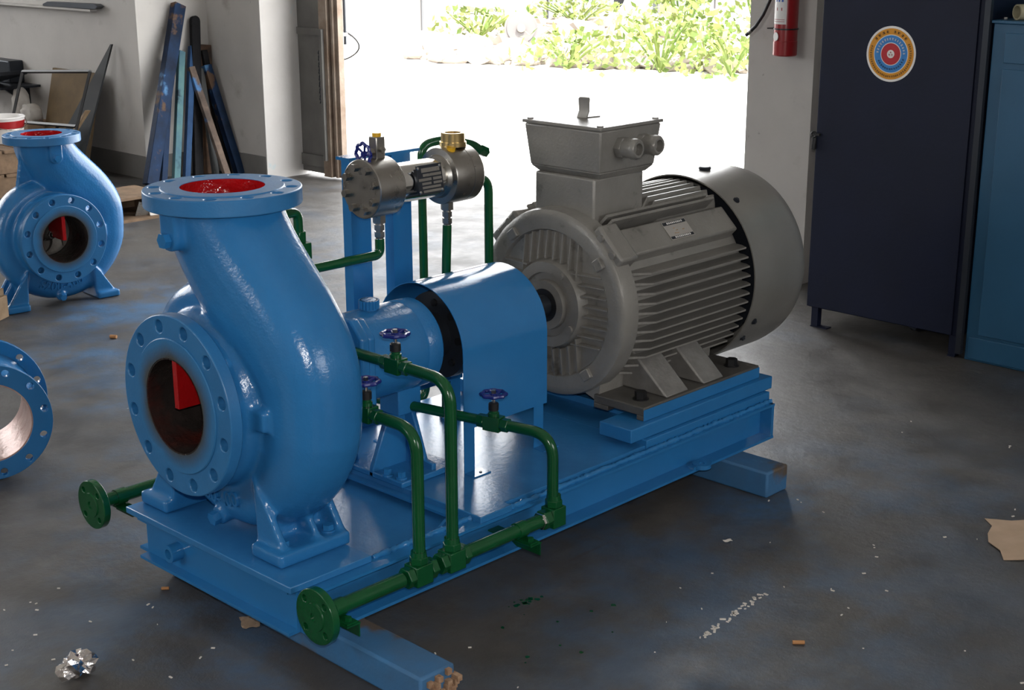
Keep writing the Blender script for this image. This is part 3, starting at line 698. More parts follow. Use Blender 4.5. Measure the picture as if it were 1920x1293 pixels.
# terminal box
TX0, TX1, TY, TZ0, TZ1 = 1.088, 1.343, .137, .868, .994
def frus(x0,x1,y,z0, X0,X1,Y,z1):
    return MB().add([(x0,-y,z0),(x1,-y,z0),(x1,y,z0),(x0,y,z0),(X0,-Y,z1),(X1,-Y,z1),(X1,Y,z1),(X0,Y,z1)],
                    [(0,1,2,3),(4,5,6,7),(0,1,5,4),(1,2,6,5),(2,3,7,6),(3,0,4,7)])
tb = frus(TX0+.012,TX1-.012,TY-.012,TZ0+.012,TX0,TX1,TY,TZ1).build('terminal_box', m_grey, mo, bevel=.005)
frus(TX0+.030,TX1-.030,TY-.028,TZ0-.006,TX0+.012,TX1-.012,TY-.012,TZ0+.0125).build('box_base', m_grey, tb, bevel=.003)
frus(TX0+.012,TX1-.035,TY-.03,.70,TX0+.012,TX1-.035,TY-.03,TZ0-.004).build('box_neck', m_grey, mo, bevel=.006)
MB().box(TX0-.004,TX1+.004,-TY-.004,TY+.004,TZ1+.001,TZ1+.010).build('box_lid', m_grey, tb, bevel=.002)
for x in (TX0+.012,TX1-.012):
    for y in (-TY+.012,TY-.012):
        MB().cyl((x,y,TZ1+.010),(x,y,TZ1+.014),.009,seg=12).build('lid_screw', m_grey, tb)
for x in (1.175, 1.262):
    g = MB().hexa((x,-TY+.006,.945),(x,-TY-.016,.945),.030).build('gland_nut', m_grey, tb, bevel=.002)
    MB().lathe((x,-TY-.015,.945),(0,-1,0),[(0,.020),(0,.026),(.018,.026),(.026,.028),(.038,.027),(.044,.022),(.044,.016),(.02,.016),(.02,0)],28).build('gland_cap', m_grey, g)
    MB().cyl((x,-TY-.03,.945),(x,-TY-.040,.945),.0155,seg=20).build('gland_plug', m_cowl, g)
# bent bracket lying on the box lid
rv = Vector((.69,-.72,0)); dv = Vector((.72,.69,0)); zz_ = Vector((0,0,1)); b0 = Vector((1.205,.045,TZ1+.0102))
bk = MB().prism([(-.004,0),(.003,.018),(.001,.052),(.005,.056),(.008,.052),(.0065,.018),(.001,.003),(.045,.003),(.045,0)], b0, dv*.55+rv*.8, zz_, rv*.026-dv*.012)
solo(bk, 'bent_bracket', m_cowl, (1.19,.02,TZ1+.010), 'small bent grey metal tab standing on the motor terminal box lid', 'bracket')
# motor feet
for s in (-1,1):
    f = MB(); ys = lambda a, b_: (min(s*a,s*b_), max(s*a,s*b_))
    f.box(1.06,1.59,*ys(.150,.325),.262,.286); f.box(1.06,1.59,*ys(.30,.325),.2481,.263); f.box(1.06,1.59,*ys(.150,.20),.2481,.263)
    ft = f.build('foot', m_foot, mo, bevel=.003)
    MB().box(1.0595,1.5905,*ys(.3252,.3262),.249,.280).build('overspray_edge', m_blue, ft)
    for (x0, x1) in ((1.168,1.268),(1.335,1.43)):
        m = MB(); m.prism([(s*.15,.286),(s*.318,.286),(s*.232,.362),(s*.19,.40),(s*.12,.38)], (x0,0,0), (0,1,0), (0,0,1), (x1-x0,0,0)); m.build('foot_gusset', m_padg, mo, bevel=.005)
    for x in (1.115,1.53):
        m = MB(); m.hexa((x,s*.27,.286),(x,s*.27,.308),.017); m.cyl((x,s*.27,.2855),(x,s*.27,.289),.022,seg=20); m.build('foot_bolt', m_bolt, mo)
    MB().prism([(s*.16,.262),(s*.17,.40),(s*.10,.36),(s*.05,.30)], (1.07,0,0), (0,1,0), (0,0,1), (.5,0,0)).build('foot_web', m_grey, mo)

# ------------------------------------------------------------------ green cooling-water pipework
def handwheel(mb, c, ax, r):
    c = Vector(c); d, e1, e2 = MB.frame(ax); n = 40
    pts = [c + (e1*math.cos(2*PI*k/n)+e2*math.sin(2*PI*k/n))*r*(1+.07*math.cos(8*2*PI*k/n)) for k in range(n+1)]
    mb.tube(pts, r*.17, 8)
    for k in range(5):
        a = 2*PI*k/5; mb.tube([c-d*r*.12, c+(e1*math.cos(a)+e2*math.sin(a))*r*.95], r*.12, 6)
    mb.lathe(c-d*r*.3, d, [(0,r*.28),(r*.38,r*.28),(r*.38,0)], 14)
def valve(root, c, ax, wheel_ax=(0,0,1), sc=1.0):
    c = Vector(c); ax = Vector(ax).normalized(); u = Vector(wheel_ax).normalized(); sd = ax.cross(u)
    m = MB(); m.obox(c, ax*.023*sc, sd*.016*sc, u*.018*sc); m.lathe(c+u*.017*sc, u, [(0,.014*sc),(.010*sc,.014*sc),(.010*sc,.011*sc),(.016*sc,.011*sc)], 12)
    v = m.build('valve_body', m_green, root, bevel=.002)
    for s in (-1,1): MB().hexa(c+ax*s*.023*sc, c+ax*s*.044*sc, .0175*sc).build('union_nut', m_green, v, bevel=.0015)
    b_ = MB(); b_.lathe(c+u*.033*sc, u, [(0,.0125*sc),(.016*sc,.0125*sc),(.018*sc,.011*sc),(.020*sc,0)], 16); b_.build('gland_nut', m_black, v)
    MB().cyl(c+u*.05*sc, c+u*.080*sc, .0042*sc, seg=10).build('stem', m_pol, v)
    h = MB(); handwheel(h, c+u*.073*sc, u, .0285*sc); h.build('handwheel', m_wheel, v)
    MB().hexa(c+u*.074*sc, c+u*.083*sc, .006*sc).build('wheel_nut', m_stain, v)
    return v
def manifold(y, s, near):
    """header with flange along X at y; s = outward side"""
    z = .157; lab = ('green cooling-water pipe manifold with three valved risers on the near side of the frame' if near else 'green cooling-water pipe manifold on the far side of the frame, flange beside the pump')
    t = thing('pipe_manifold', lab, 'pipework', (.25, y, ZB))
    fx = -.135 if near else -.14
    MB().flange((fx,y,z),(1,0,0),.018,.061,0,4,.0075,.045,48).build('end_flange', m_green, t, bevel=.0015)
    MB().lathe((fx-.003,y,z),(1,0,0),[(0,.010),(0,.030),(.003,.031),(.003,.010)],32,closed=True).build('raised_face', m_green, t)
    MB().cyl((fx+.018,y,z),(fx+.034,y,z),.020,seg=24).build('flange_hub', m_green, t)
    segs = [(fx+.03,.105),(.295,.555)] if near else [(fx+.03,.62)]
    for a, b_ in segs: MB().cyl((a,y,z),(b_,y,z),.0168,seg=24).build('header_pipe', m_green, t)
    for x in ((-.075,.475) if near else (-.06,.5)):
        ca = MB().lathe((x-.014,y,z),(1,0,0),[(0,.0168),(0,.0195),(.028,.0195),(.028,.0168)],24,closed=True)
        ca.box(x-.014,x+.014,min(y,y+s*.048),max(y,y+s*.048),z-.021,z-.018)
        cl = ca.build('pipe_clamp', m_green, t)
        MB().hexa((x,y+s*.034,z-.018),(x,y+s*.034,z-.010),.008).build('clamp_bolt', m_green, cl)
        an = MB().prism([(0,0),(0,.032),(.003,.032),(.003,.003),(.032,.003),(.032,0)], (x-.016,y-s*.075,z-.053), (1,0,0), (0,0,1), (0,s*.135,0)) if False else None
        an = MB(); ya, yb = sorted((s*.342, y+s*.052)); an.box(x-.018,x+.018,ya,yb,z-.0245,z-.0212)
        an.prism([(0,0),(s*(abs(y)-.342)+s*.052,0),(s*(abs(y)-.342)+s*.052,-.006),(s*.005,-.034),(0,-.034)] if False else [(0,0),(s*.135,0),(s*.135,-.030),(s*.06,-.030)], (x+.015,s*.345,z-.0245), (0,1,0), (0,0,1), (.003,0,0))
        an.build('angle_bracket', m_green, t)
    if not near:
        for x in (.32,): MB().tube(fillet([(x,y,z),(x,y,.44),(x,.20,.45)], .05), .0135, 14).build('riser_pipe', m_green, t)
        MB().tube(fillet([(.62,y,z),(.975,y,z),(.975,y,.715)], .05), .0125, 14).build('riser_pipe', m_green, t)
        return t
    for x in (.155,.255):
        b_ = MB().obox((x,y,z),(.024,0,0),(0,.0215,0),(0,0,.0235)).build('tee_block', m_green, t, bevel=.002)
        for q in (-1,1): MB().hexa((x+q*.024,y,z),(x+q*.043,y,z),.0245).build('union_nut', m_green, b_, bevel=.0015)
        MB().hexa((x,y,z+.0235),(x,y,z+.040),.0215).build('union_nut', m_green, b_, bevel=.0015)
        MB().lathe((x,y,z+.04),(0,0,1),[(0,.0185),(.012,.0170),(.012,.0130)],16).build('olive', m_green, b_)
    b_ = MB().obox((.592,y,z),(.022,0,0),(0,.021,0),(0,0,.0245)).build('elbow_block', m_green, t, bevel=.002)
    MB().hexa((.57,y,z),(.547,y,z),.0245).build('union_nut', m_green, b_, bevel=.0015)
    MB().hexa((.552,y,z),(.540,y,z),.0215).build('lock_nut', m_pol, b_)
    MB().hexa((.592,y,z+.0245),(.592,y,z+.042),.0215).build('union_nut', m_green, b_, bevel=.0015)
    MB().lathe((.592,y,z+.042),(0,0,1),[(0,.0185),(.012,.0170),(.012,.0130)],16).build('olive', m_green, b_)
    for x, zt, yv, ye in ((.157,.487,-.268,-.13),(.257,.572,-.255,-.105),(.588,.362,-.268,.09)):
        sk_ = -.212 if x > .5 else 0.0                      # the third branch runs skewed, clear of the guard
        at = lambda yy: Vector((x+sk_*(yy-y), yy, zt))
        MB().tube(fillet([(x,y,z+.03),(x,y,zt),at(yv-.03)], .062, 10), .0138, 16).build('riser_pipe', m_green, t)
        valve(t, at(yv), at(1)-at(0))
        MB().tube([at(yv+.03),at(ye)], .0128, 14).build('branch_pipe', m_green, t)
    return t
manifold(-.43, -1, True); manifold(.43, 1, False)

# ------------------------------------------------------------------ vessel stand, steel seal vessel and its pipes
stn = thing('support_stand', 'blue two-post steel stand behind the coupling guard', 'stand', (.715,.33,ZD))
for x0 in (.607,.752):
    m = MB(); t_ = .006; W_ = .067; D_ = .034
    m.prism([(0,0),(W_,0),(W_,D_),(W_-t_,D_),(W_-t_,t_),(t_,t_),(t_,D_),(0,D_)], (x0,.305,ZD), (1,0,0), (0,1,0), (0,0,.925-ZD)); m.build('post', m_blue, stn)
    MB().box(x0-.02,x0+W_+.02,.29,.352,ZD,ZD+.008).build('base_pad', m_blue, stn)
MB().box(.600,.85,.30,.352,.926,.934).build('top_plate', m_blue, stn)
MB().box(.60,.82,.268,.3045,.855,.885).build('clamp_bar', m_blue, stn)
VZ, VY = .872, .20
vs_ = thing('seal_vessel', 'stainless steel horizontal seal-water vessel with bolted heads on the blue stand', 'vessel', (.77,VY,VZ-.08))
hd = MB().lathe((.556,VY,VZ),(1,0,0),[(0,0),(0,.073),(.002,.0755),(.084,.0755),(.086,.074),(.086,.0)],64).build('front_head', m_stain, vs_)
for k in range(8):
    a = 2*PI*(k+.5)/8+.1; p = Vector((.556,VY+.056*math.cos(a),VZ+.056*math.sin(a))); MB().hexa(p, p+Vector((-.014,0,0)), .0105).build('head_bolt', m_stain, hd)
for s in (-1,1):
    p = Vector((.556,VY-.004,VZ+.044*s)); m = MB(); m.hexa(p, p+Vector((-.006,0,0)), .0065); m.build('head_bolt', m_pol, hd)
br = MB().lathe((.635,VY,VZ),(1,0,0),[(0,.0),(0,.052),(.19,.052),(.19,0)],56).build('barrel', m_pol, vs_)
rh = MB().lathe((.808,VY,VZ),(1,0,0),[(0,.05),(0,.054),(.012,.058),(.014,.074),(.018,.0755),(.078,.0755),(.079,.0725),(.0805,.0755),(.113,.0755),(.115,.074),(.115,0)],64).build('rear_head', m_stain, vs_)
for k in range(8):
    a = 2*PI*(k+.5)/8; p = Vector((.923,VY+.056*math.cos(a),VZ+.056*math.sin(a))); MB().hexa(p, p+Vector((.011,0,0)), .0095).build('head_bolt', m_stain, rh)
# fittings below and above
for x in (.612,.853):
    f_ = MB().hexa((x,VY,VZ-.070),(x,VY,VZ-.094),.0175).build('bottom_fitting', m_stain, vs_)
    MB().cyl((x,VY,VZ-.094),(x,VY,VZ-.100),.011,seg=16).hexa((x,VY,VZ-.099),(x,VY,VZ-.113),.0135).lathe((x,VY,VZ-.113),(0,0,-1),[(0,.010),(.004,.010),(.004,.0135),(.018,.0135),(.022,.010)],6).build('compression_nut', m_stain, f_)
    MB().cyl((x,VY,VZ-.134),(x,VY,VZ-.138),.0115,seg=16).build('ferrule', m_pol, f_)
nv = MB().box(.597,.626,VY-.015,VY+.015,VZ+.073,VZ+.128).build('needle_valve', m_stain, vs_, bevel=.002)
MB().cyl((.6115,VY,VZ+.128),(.6115,VY,VZ+.137),.0115,seg=20).build('yellow_plug', m_yellow, nv)
MB().hexa((.612,VY-.015,VZ+.097),(.612,VY-.025,VZ+.097),.008).build('side_plug', m_stain, nv)
MB().cyl((.597,VY,VZ+.090),(.572,VY,VZ+.088),.006,seg=12).hexa((.597,VY,VZ+.090),(.586,VY,VZ+.0895),.010).build('stem', m_stain, nv)
h = MB(); handwheel(h, (.566,VY,VZ+.0875), (-1,0,-.03), .027); h.build('handwheel', m_wheel, nv)
ps = MB().lathe((.878,VY+.0,VZ+.0745),(0,0,1),[(0,.021),(0,.036),(.012,.036),(.012,.032),(.034,.032),(.036,.030),(.036,.022),(.01,.022),(.01,0)],32).build('brass_port', m_brass, vs_)
MB().cyl((.845,VY-.026,VZ+.068),(.845,VY-.028,VZ+.077),.012,seg=20).build('yellow_plug', m_yellow, vs_)
# nameplate on the barrel, standing off on a bracket, facing the near side
e1 = Vector((0,-.985,.17)); e2 = Vector((0,-.17,-.985)); c = Vector((.738,VY,VZ))+e1*.060
npl = MB().obox(c, (.044,0,0), e2*.038, e1*.0012).build('nameplate', m_dark, vs_, label='dark engraved nameplate with silver fields and four rivets')
MB().obox(c-e1*.007-Vector((.038,0,0)), (.003,0,0), e2*.030, e1*.006).build('plate_bracket', m_dark, npl)
for (u0,u1,v0,v1) in ((-.028,.036,-.030,-.019),(-.024,.040,-.015,-.008),(-.040,.004,-.004,.003),(.010,.040,-.004,.003),(-.030,.002,.007,.013),(.010,.040,.007,.013),(-.030,.034,.017,.023),(-.028,.034,.027,.033)):
    MB().obox(c+Vector(((u0+u1)/2,0,0))+e2*((v0+v1)/2)+e1*.0014, ((u1-u0)/2,0,0), e2*((v1-v0)/2), e1*.0004).build('engraved_field', m_stain, npl)
for u in (-.038,.038):
    for v in (-.031,.031): MB().lathe(c+Vector((u,0,0))+e2*v+e1*.0012, e1, [(0,.0042),(.0012,.0035),(.002,0)], 10).build('rivet', m_pol, npl)
# vessel pipes
pp = thing('drain_pipe', 'green pipe running from under the front head of the steel vessel towards the pump', 'pipe', (.5,VY,.68))
MB().tube(fillet([(.612,VY,VZ-.136),(.612,VY,.694),(.20,VY,.695)], .06, 10), .0125, 16).build('pipe', m_green, pp)
pp = thing('return_pipe', 'short green vertical pipe under the rear head of the steel vessel', 'pipe', (.89,VY,.22))
MB().tube(fillet([(.853,VY,VZ-.136),(.846,VY,.60),(.838,VY,.215)], .1, 6), .0125, 16).build('pipe', m_green, pp)
MB().hexa((.838,VY,ZD),(.838,VY,ZD+.024),.02).build('union_nut', m_green, pp)
pp = thing('vent_pipe', 'green bent pipe arching beside the motor from the rear head of the vessel', 'pipe', (1.012,VY,.2))
MB().tube(fillet([(.923,VY,.848),(1.012,VY,.846),(1.012,VY,.22)], .045, 10), .0125, 16).build('pipe', m_green, pp)
MB().hexa((1.012,VY,ZD+.001),(1.012,VY,ZD+.024),.02).build('union_nut', m_green, pp)
pp = thing('bridge_pipe', 'green pipe loop showing above the vessel between its two heads', 'pipe', (1.0,.36,.9))
MB().tube(fillet([(.975,.43,.7155),(.975,.43,.915),(1.05,.41,.925),(1.13,.38,.905),(1.155,.372,.885)], .035, 8), .0125, 16).build('pipe', m_green, pp)
MB().hexa((1.15,.372,.888),(1.175,.372,.877),.016).build('end_nut', m_green, pp)
# flush line behind the pump discharge
fp = thing('flush_line', 'green flush pipe with a small valve, half hidden behind the pump discharge neck', 'pipework', (.33,VY,.69))
MB().tube(fillet([(.20,.19,.815),(.30,.19,.845),(.352,.20,.845),(.352,.20,.70)], .045, 10), .012, 16).build('pipe', m_green, fp)
v = MB().box(.330,.374,.178,.222,.726,.768).build('valve_body', m_green, fp, bevel=.002)
MB().hexa((.352,.20,.768),(.352,.20,.796),.019).build('union_nut', m_green, v, bevel=.0015)
MB().hexa((.352,.20,.726),(.352,.20,.705),.017).build('union_nut', m_green, v, bevel=.0015)
MB().cyl((.330,.20,.748),(.305,.215,.752),.005,seg=10).build('stem', m_stain, v)
MB().obox((.303,.215,.766),(.004,0,0),(0,.009,0),(0,0,.022)).build('lever_handle', m_wheel, v, bevel=.003)
MB().tube(fillet([(.352,.2,.71),(.352,.2,.60),(.25,.12,.56)], .04, 6), .012, 14).build('pipe', m_green, fp)
b = MB().tube(fillet([(.19,.33,.30),(.19,.325,.60),(.19,.24,.64),(.17,.12,.62)], .05, 8), .0125, 14)
solo(b, 'balance_pipe', m_green, (.19,.33,.16), 'green pipe bend peeking out on the left behind the pump volute', 'pipe')
MBq = None

# ------------------------------------------------------------------ flanged spool on the floor, left edge
def spool():
    t = thing('flanged_spool', 'blue double-flanged casing ring lying at the left edge of the floor', 'flanged ring', (0.02,1.16,0))
    ax = Vector((.36,.93,0)).normalized(); c = Vector((-.045,1.126,.172)); c2 = c + ax*.225
    MB().flange(c, ax, .020, .170, .115, 12, .0105, .150, 64, ph=.1).build('near_flange', m_blue, t, bevel=.002)
    MB().lathe(c+ax*.0, ax, [(0,.100),(-.002,.128),(.0,.128)],56).build('raised_face', m_bluefl, t) if False else None
    MB().flange(c2, ax, .020, .186, .118, 12, .0105, .165, 64).build('far_flange', m_blue, t, bevel=.002)
    MB().lathe(c+ax*.018, ax, [(0,.115),(0,.136),(.03,.130),(.12,.133),(.209,.150),(.209,.115)],56,closed=True).build('barrel', m_cast, t)
    MB().lathe(c+ax*.001, ax, [(0,.1155),(.24,.1155),(.24,.1115),(0,.1115)],56,closed=True).build('bare_bore', mat('primer_bore', (.40,.23,.19), .35, .3, (.55,.38,.33), 14, .8, 30), t, label='bare reddish machined bore')
spool()
# ------------------------------------------------------------------ small wooden blocks beside the second pump
b = MB().obox((.665,2.685,.045),(.16,.10,0),(-.02,.035,0),(0,0,.045)); 
solo(b, 'wooden_block', m_wood, (.70,2.70,0), 'pale wooden block on the floor beside the left foot of the background pump', 'wood block', bevel=.003)
b = MB().obox((.655,2.70,.105),(.16,.09,0),(-.02,.035,0),(0,0,.014)); 
solo(b, 'wooden_board', m_wood, (.69,2.72,.091), 'thin wooden board on top of the pale block at the left edge', 'board', bevel=.002)

# ------------------------------------------------------------------ leaning bars in the corner
bars = [((3.251,5.05,1.011),(2.810,4.80,0),.080,.05,'dark','tallest dark blue steel bar leaning in the corner, leftmost of the stack'),
 ((3.368,5.06,.952),(3.213,4.90,0),.062,.03,'black','black round-topped bar leaning at the back of the stack'),
 ((3.236,5.03,.745),(2.973,4.78,0),.044,.03,'green','pale green oversprayed plank leaning in the middle of the stack'),
 ((3.277,5.0,.655),(3.320,4.74,0),.042,.03,'brown','bare brown plank with blue smudges slanting right in front of the stack'),
 ((3.400,5.02,.652),(3.450,4.80,0),.052,.05,'dark','dark bar with pale blue top face, rightmost of the leaning stack'),
 ((3.43,5.07,.776),(3.338,4.95,0),.095,.02,'rust','short wide rusty board behind the leaning bars'),
 ((3.156,5.04,.702),(2.894,4.80,0),.040,.04,'dark','slim near-black bar left of the pale green plank'),
 ((3.321,5.04,.771),(3.088,4.84,0),.040,.03,'blue','bright blue bar leaning just right of the pale green plank'),
 ((3.366,5.03,.640),(3.308,4.85,0),.036,.03,'grey','grey plank leaning behind the brown plank'),
 ((3.41,5.05,.748),(3.42,4.88,0),.040,.03,'black','black bar leaning behind the rightmost bar')]
bm_ = {'dark': mat('dark_blue_bar', (.006,.012,.028), .6, 0, (.010,.032,.085), 5, .3, 60, spots=[((.09,.055,.035), 6, .58, .64), ((.07,.17,.32), 5, .60, .66)], spec=.15),
 'black': mat('black_bar', (.006,.006,.007), .7, 0, (.014,.014,.016), 8, spec=.15), 'green': mat('green_plank', (.10,.20,.19), .7, 0, (.05,.11,.17), 4, .3, 60, spots=[((.02,.035,.05), 6, .54, .62)], spec=.15),
 'brown': mat('brown_plank', (.19,.14,.11), .75, 0, (.09,.07,.06), 9, .4, 60, spots=[((.08,.20,.42), 6, .58, .66)], spec=.15), 'rust': mat('rust_board', (.14,.08,.05), .7, 0, (.05,.04,.035), 7, spec=.15),
 'blue': mat('blue_bar', (.012,.035,.09), .6, 0, (.03,.08,.18), 5, spec=.15), 'grey': mat('grey_plank', (.08,.085,.085), .6, .1, (.08,.08,.08), 8, spec=.15)}
for tp, bt, wd, th, mm, lab in bars:
    tp, bt = Vector(tp), Vector(bt); ax = tp-bt; nv_ = Vector((0,-1,0)); sd = ax.cross(nv_).normalized(); nn = sd.cross(ax).normalized()
    L_ = ax.length/2; lift = max(abs(sd.z)*wd/2, 0)+abs(nn.z)*th/2
    c_ = (tp+bt)/2 + Vector((0,0,lift)); mb = MB()
    if 'round' in lab:
        prof = [(-wd/2,-L_),(wd/2,-L_)] + [(wd/2*math.cos(PI*k/8), L_-wd/2+wd/2*math.sin(PI*k/8)) for k in range(9)]
        mb.prism(prof, c_-nn*th/2, sd, ax.normalized(), nn*th)
    else: mb.obox(c_, ax/2, sd*wd/2, nn*th/2)
    solo(mb, 'leaning_bar', bm_[mm], bt, lab, 'bar', 'bars leaning in the corner', bevel=.003)

# ------------------------------------------------------------------ left clutter in front of the wall
fr = thing('leaning_rack', 'thin black rectangular metal frame leaning by the left wall', 'frame', (2.6,5.6,0))
P = lambda y, z: Vector((2.60+.20*(z-.0)/.7, y, z))
def bar(a, b_, nm): MB().tube([a, b_], .011, 4).build(nm, m_black, fr, smooth=0)
bar(P(6.13,.595),P(5.33,.650),'top_rail'); bar(P(6.13,.595),P(6.19,.0),'upright'); bar(P(5.33,.650),P(5.42,.0),'upright'); bar(P(6.16,.285),P(5.385,.325),'lower_rail'); bar(P(5.60,.31),P(5.60,.0),'strut')
b = MB().obox((2.86,5.75,.315),(.0,.28,.0),(.008,0,0),(.075,0,.300))
solo(b, 'plywood_board', mat('brown_plywood', (.16,.11,.06), .75, 0, (.12,.085,.05), 10, spec=.15), (2.80,5.62,0), 'brown plywood board leaning on the wall behind the black frame', 'board')
b = MB().prism([(-.06,0),(.30,0),(.335,.80),(.322,.80)], (2.62,5.66,.0), (.10,-1,0), (.36,0,1), (.012,0,0))
solo(b, 'steel_sheet', mat('dark_steel_sheet', (.020,.024,.028), .6, 0, (.035,.035,.035), 4, spec=.15), (2.7,5.5,0), 'dark steel sheet with a pointed top leaning on the left wall', 'steel sheet')
b = MB().prism([(0,0),(.04,0),(.30,.42),(.27,.42)], (2.56,5.62,.0), (.05,-1,0), (.40,0,1), (.02,0,0))
solo(b, 'wood_strip', m_wood, (2.6,5.6,0), 'narrow wood strip leaning along the dark steel sheet', 'wood strip')
# pallet of sacks and boxes at the far left
plt = thing('wooden_pallet', 'wooden pallet stack at the far left behind the background pump', 'pallet', (2.25,5.6,0))
for k in range(5):
    for z in (.115, .25): MB().box(2.0+.105*k,2.09+.105*k,5.16,6.1,z,z+.018).build('deck_board', m_wood2, plt)
for k in range(3):
    for z in (.0, .135): MB().box(2.0,2.51,5.17+.42*k,5.25+.42*k,z,z+(.115)).build('bearer', m_wood2, plt)
def sack(c, r, lab, m, cat='sack'):
    mb = MB(); bm = bmesh.new(); bmesh.ops.create_icosphere(bm, subdivisions=3, radius=1)
    vs = []
    for v in bm.verts:
        p = v.co.copy(); n_ = 1+.10*math.sin(5*p.x+3*p.z)+.08*math.sin(7*p.y-4*p.z+1)+.05*math.sin(13*p.z+9*p.x)
        p = Vector((math.copysign(abs(p.x)**.7,p.x), math.copysign(abs(p.y)**.7,p.y), math.copysign(abs(p.z)**.75,p.z)))*n_
        vs.append(Vector((c[0]+p.x*r[0], c[1]+p.y*r[1], c[2]+max(p.z,-.82)*r[2])))
    mb.add(vs, [tuple(v.index for v in f.verts) for f in bm.faces]); bm.free()
    return solo(mb, 'sack' if cat == 'sack' else 'carton', m, (c[0],c[1],c[2]-r[2]*.82), lab, cat, smooth=60)
m_sack = mat('white_sack', (.55,.52,.48), .8, 0, (.40,.37,.34), 9, .5, 30, spots=[((.45,.03,.03), 5, .66, .70)])
sack((2.80,6.12,.325),(.055,.075,.065),'crumpled whitish plastic sack beside the black metal frame', m_sack)
sack((2.82,6.28,.365),(.05,.055,.110),'white sack with red print standing left of the crumpled sack', m_sack)
bk_ = thing('paint_bucket', 'white bucket with a red band behind the left pump', 'bucket', (2.28,5.49,.2685))
MB().lathe((2.28,5.49,.2685),(0,0,1),[(0,0),(0,.105),(.14,.125),(.145,.129),(.15,.125),(.14,.118),(.02,.10),(.02,0)],36).build('pail', m_white, bk_)
MB().lathe((2.28,5.49,.2685),(0,0,1),[(.085,.1172),(.085,.1185),(.128,.1245),(.128,.1230)],36,closed=True).build('red_band', m_extred, bk_)
MB().tube([(2.28+.132*math.cos(PI*k/12),5.49-.14*math.sin(PI*k/12),.41-.06*math.sin(PI*k/12)) for k in range(13)], .003, 6).build('handle', m_stain, bk_)
cx_ = MB().box(2.72,2.94,6.04,6.42,0,.27)
solo(cx_, 'carton_box', m_card, (2.83,6.23,0), 'brown carton under the two white sacks by the left wall', 'box', bevel=.004)
rk = thing('wall_shelf', 'dark wall shelf holding trays at the far left', 'shelf', (2.84,6.6,.46))
MB().box(2.70,2.977,6.30,7.1,.470,.484).build('shelf_board', m_dark, rk)
for y in (6.45,6.95): MB().prism([(0,0),(-.2,0),(0,-.14)], (2.977,y,.470), (1,0,0), (0,0,1), (0,.02,0)).build('shelf_bracket', m_dark, rk)
b = MB().prism([(0,0),(.42,.035),(.42,.06),(.36,.06),(.0,.022)], (2.64,6.62,.485), (0,-1,.12), (0,0,1), (.20,0,0))
solo(b, 'metal_tray', m_dark, (2.74,6.45,.485), 'dark metal tray tilted on the shelf at the left edge', 'tray', bevel=.003)
b = MB().box(2.87,2.975,6.50,7.1,.4845,.63)
solo(b, 'equipment_case', m_dark, (2.93,6.8,.4845), 'dark case against the wall behind the tilted tray', 'case', bevel=.008)
# open wooden crate on the floor behind the pump
cr = thing('wooden_crate', 'open wooden crate lying on its side on the floor between the two pumps', 'crate', (2.28,4.19,0))
for args, nm in (((2.12,2.43,4.03,4.35,.0,.014),'board'),((2.12,2.43,4.03,4.35,.116,.130),'board'),((2.12,2.43,4.338,4.35,.014,.116),'board'),((2.416,2.43,4.03,4.338,.014,.116),'board'),((2.12,2.134,4.03,4.338,.014,.116),'board')):
    MB().box(*args).build(nm, m_wood2, cr)
b = MB().prism([(0,0),(.09,0),(.075,.06),(.03,.075)], (2.27,4.10,.0142), (.8,-.3,0), (0,0,1), (.003,.006,0))
solo(b, 'sheet_offcut', m_stain, (2.31,4.09,.0142), 'small grey metal offcut standing inside the crate', 'offcut')
b = MB().prism([(0,0),(.07,0),(.06,.03),(.01,.035)], (2.33,4.05,.0145), (.75,-.15,0), (0,.5,.4), (.0,.0,.003))
solo(b, 'paper_scrap', m_paper, (2.35,4.05,.0145), 'white paper scrap at the mouth of the crate', 'paper')

# ------------------------------------------------------------------ right side: extinguisher, hose, cabinets
ex = thing('fire_extinguisher', 'red fire extinguisher with white label hanging on the right door wall', 'extinguisher', (3.41,.845,.975))
EX, EY = 3.415, .845
MB().lathe((EX,EY,.975),(0,0,1),[(0,0),(0,.046),(.004,.050),(.06,.050),(.062,.0485),(.36,.0485),(.41,.03),(.43,.018),(.46,.018),(.46,0)],36).build('cylinder', m_extred, ex)
lb = MB(); ring_ = []
for z in (1.105,1.38):
    for k in range(15):
        a = PI+R(-62)+R(95)*k/14; ring_.append((EX+.0492*math.cos(a),EY+.0492*math.sin(a),z))
lb.add(ring_+[(x+(EX-x)*.03,y+(EY-y)*.03,z) for x,y,z in ring_], [(k,k+1,k+16,k+15) for k in range(14)])
lab_ = lb.build('label', m_white, ex)
m_print = mat('blue_print', (.05,.12,.42), .5)
def lbox(a0, a1, z0, z1, m):
    n_ = 4; v1 = []
    for z in (z0,z1):
        for k in range(n_+1):
            a = R(a0+(a1-a0)*k/n_); v1.append((EX+.0497*math.cos(a),EY+.0497*math.sin(a),z))
    MB().add(v1, [(k,k+1,k+n_+2,k+n_+1) for k in range(n_)]).build('printed_mark', m, lab_)
for k in range(3): lbox(150+k*18, 160+k*18, 1.195, 1.24, m_print)
for k in range(2): lbox(160+k*26, 165+k*26, 1.160, 1.172, m_extred)
for k in range(5): lbox(140, 205, 1.115+.008*k, 1.117+.008*k, m_extred) if k < 2 else None
MB().lathe((EX,EY,1.082),(0,0,1),[(0,.0487),(0,.0515),(.006,.0515),(.006,.0487)],32,closed=True).build('strap', m_black, ex)
MB().box(EX-.012,EX+.055,EY+.045,EY+.085,1.081,1.086).build('strap_tail', m_black, ex)
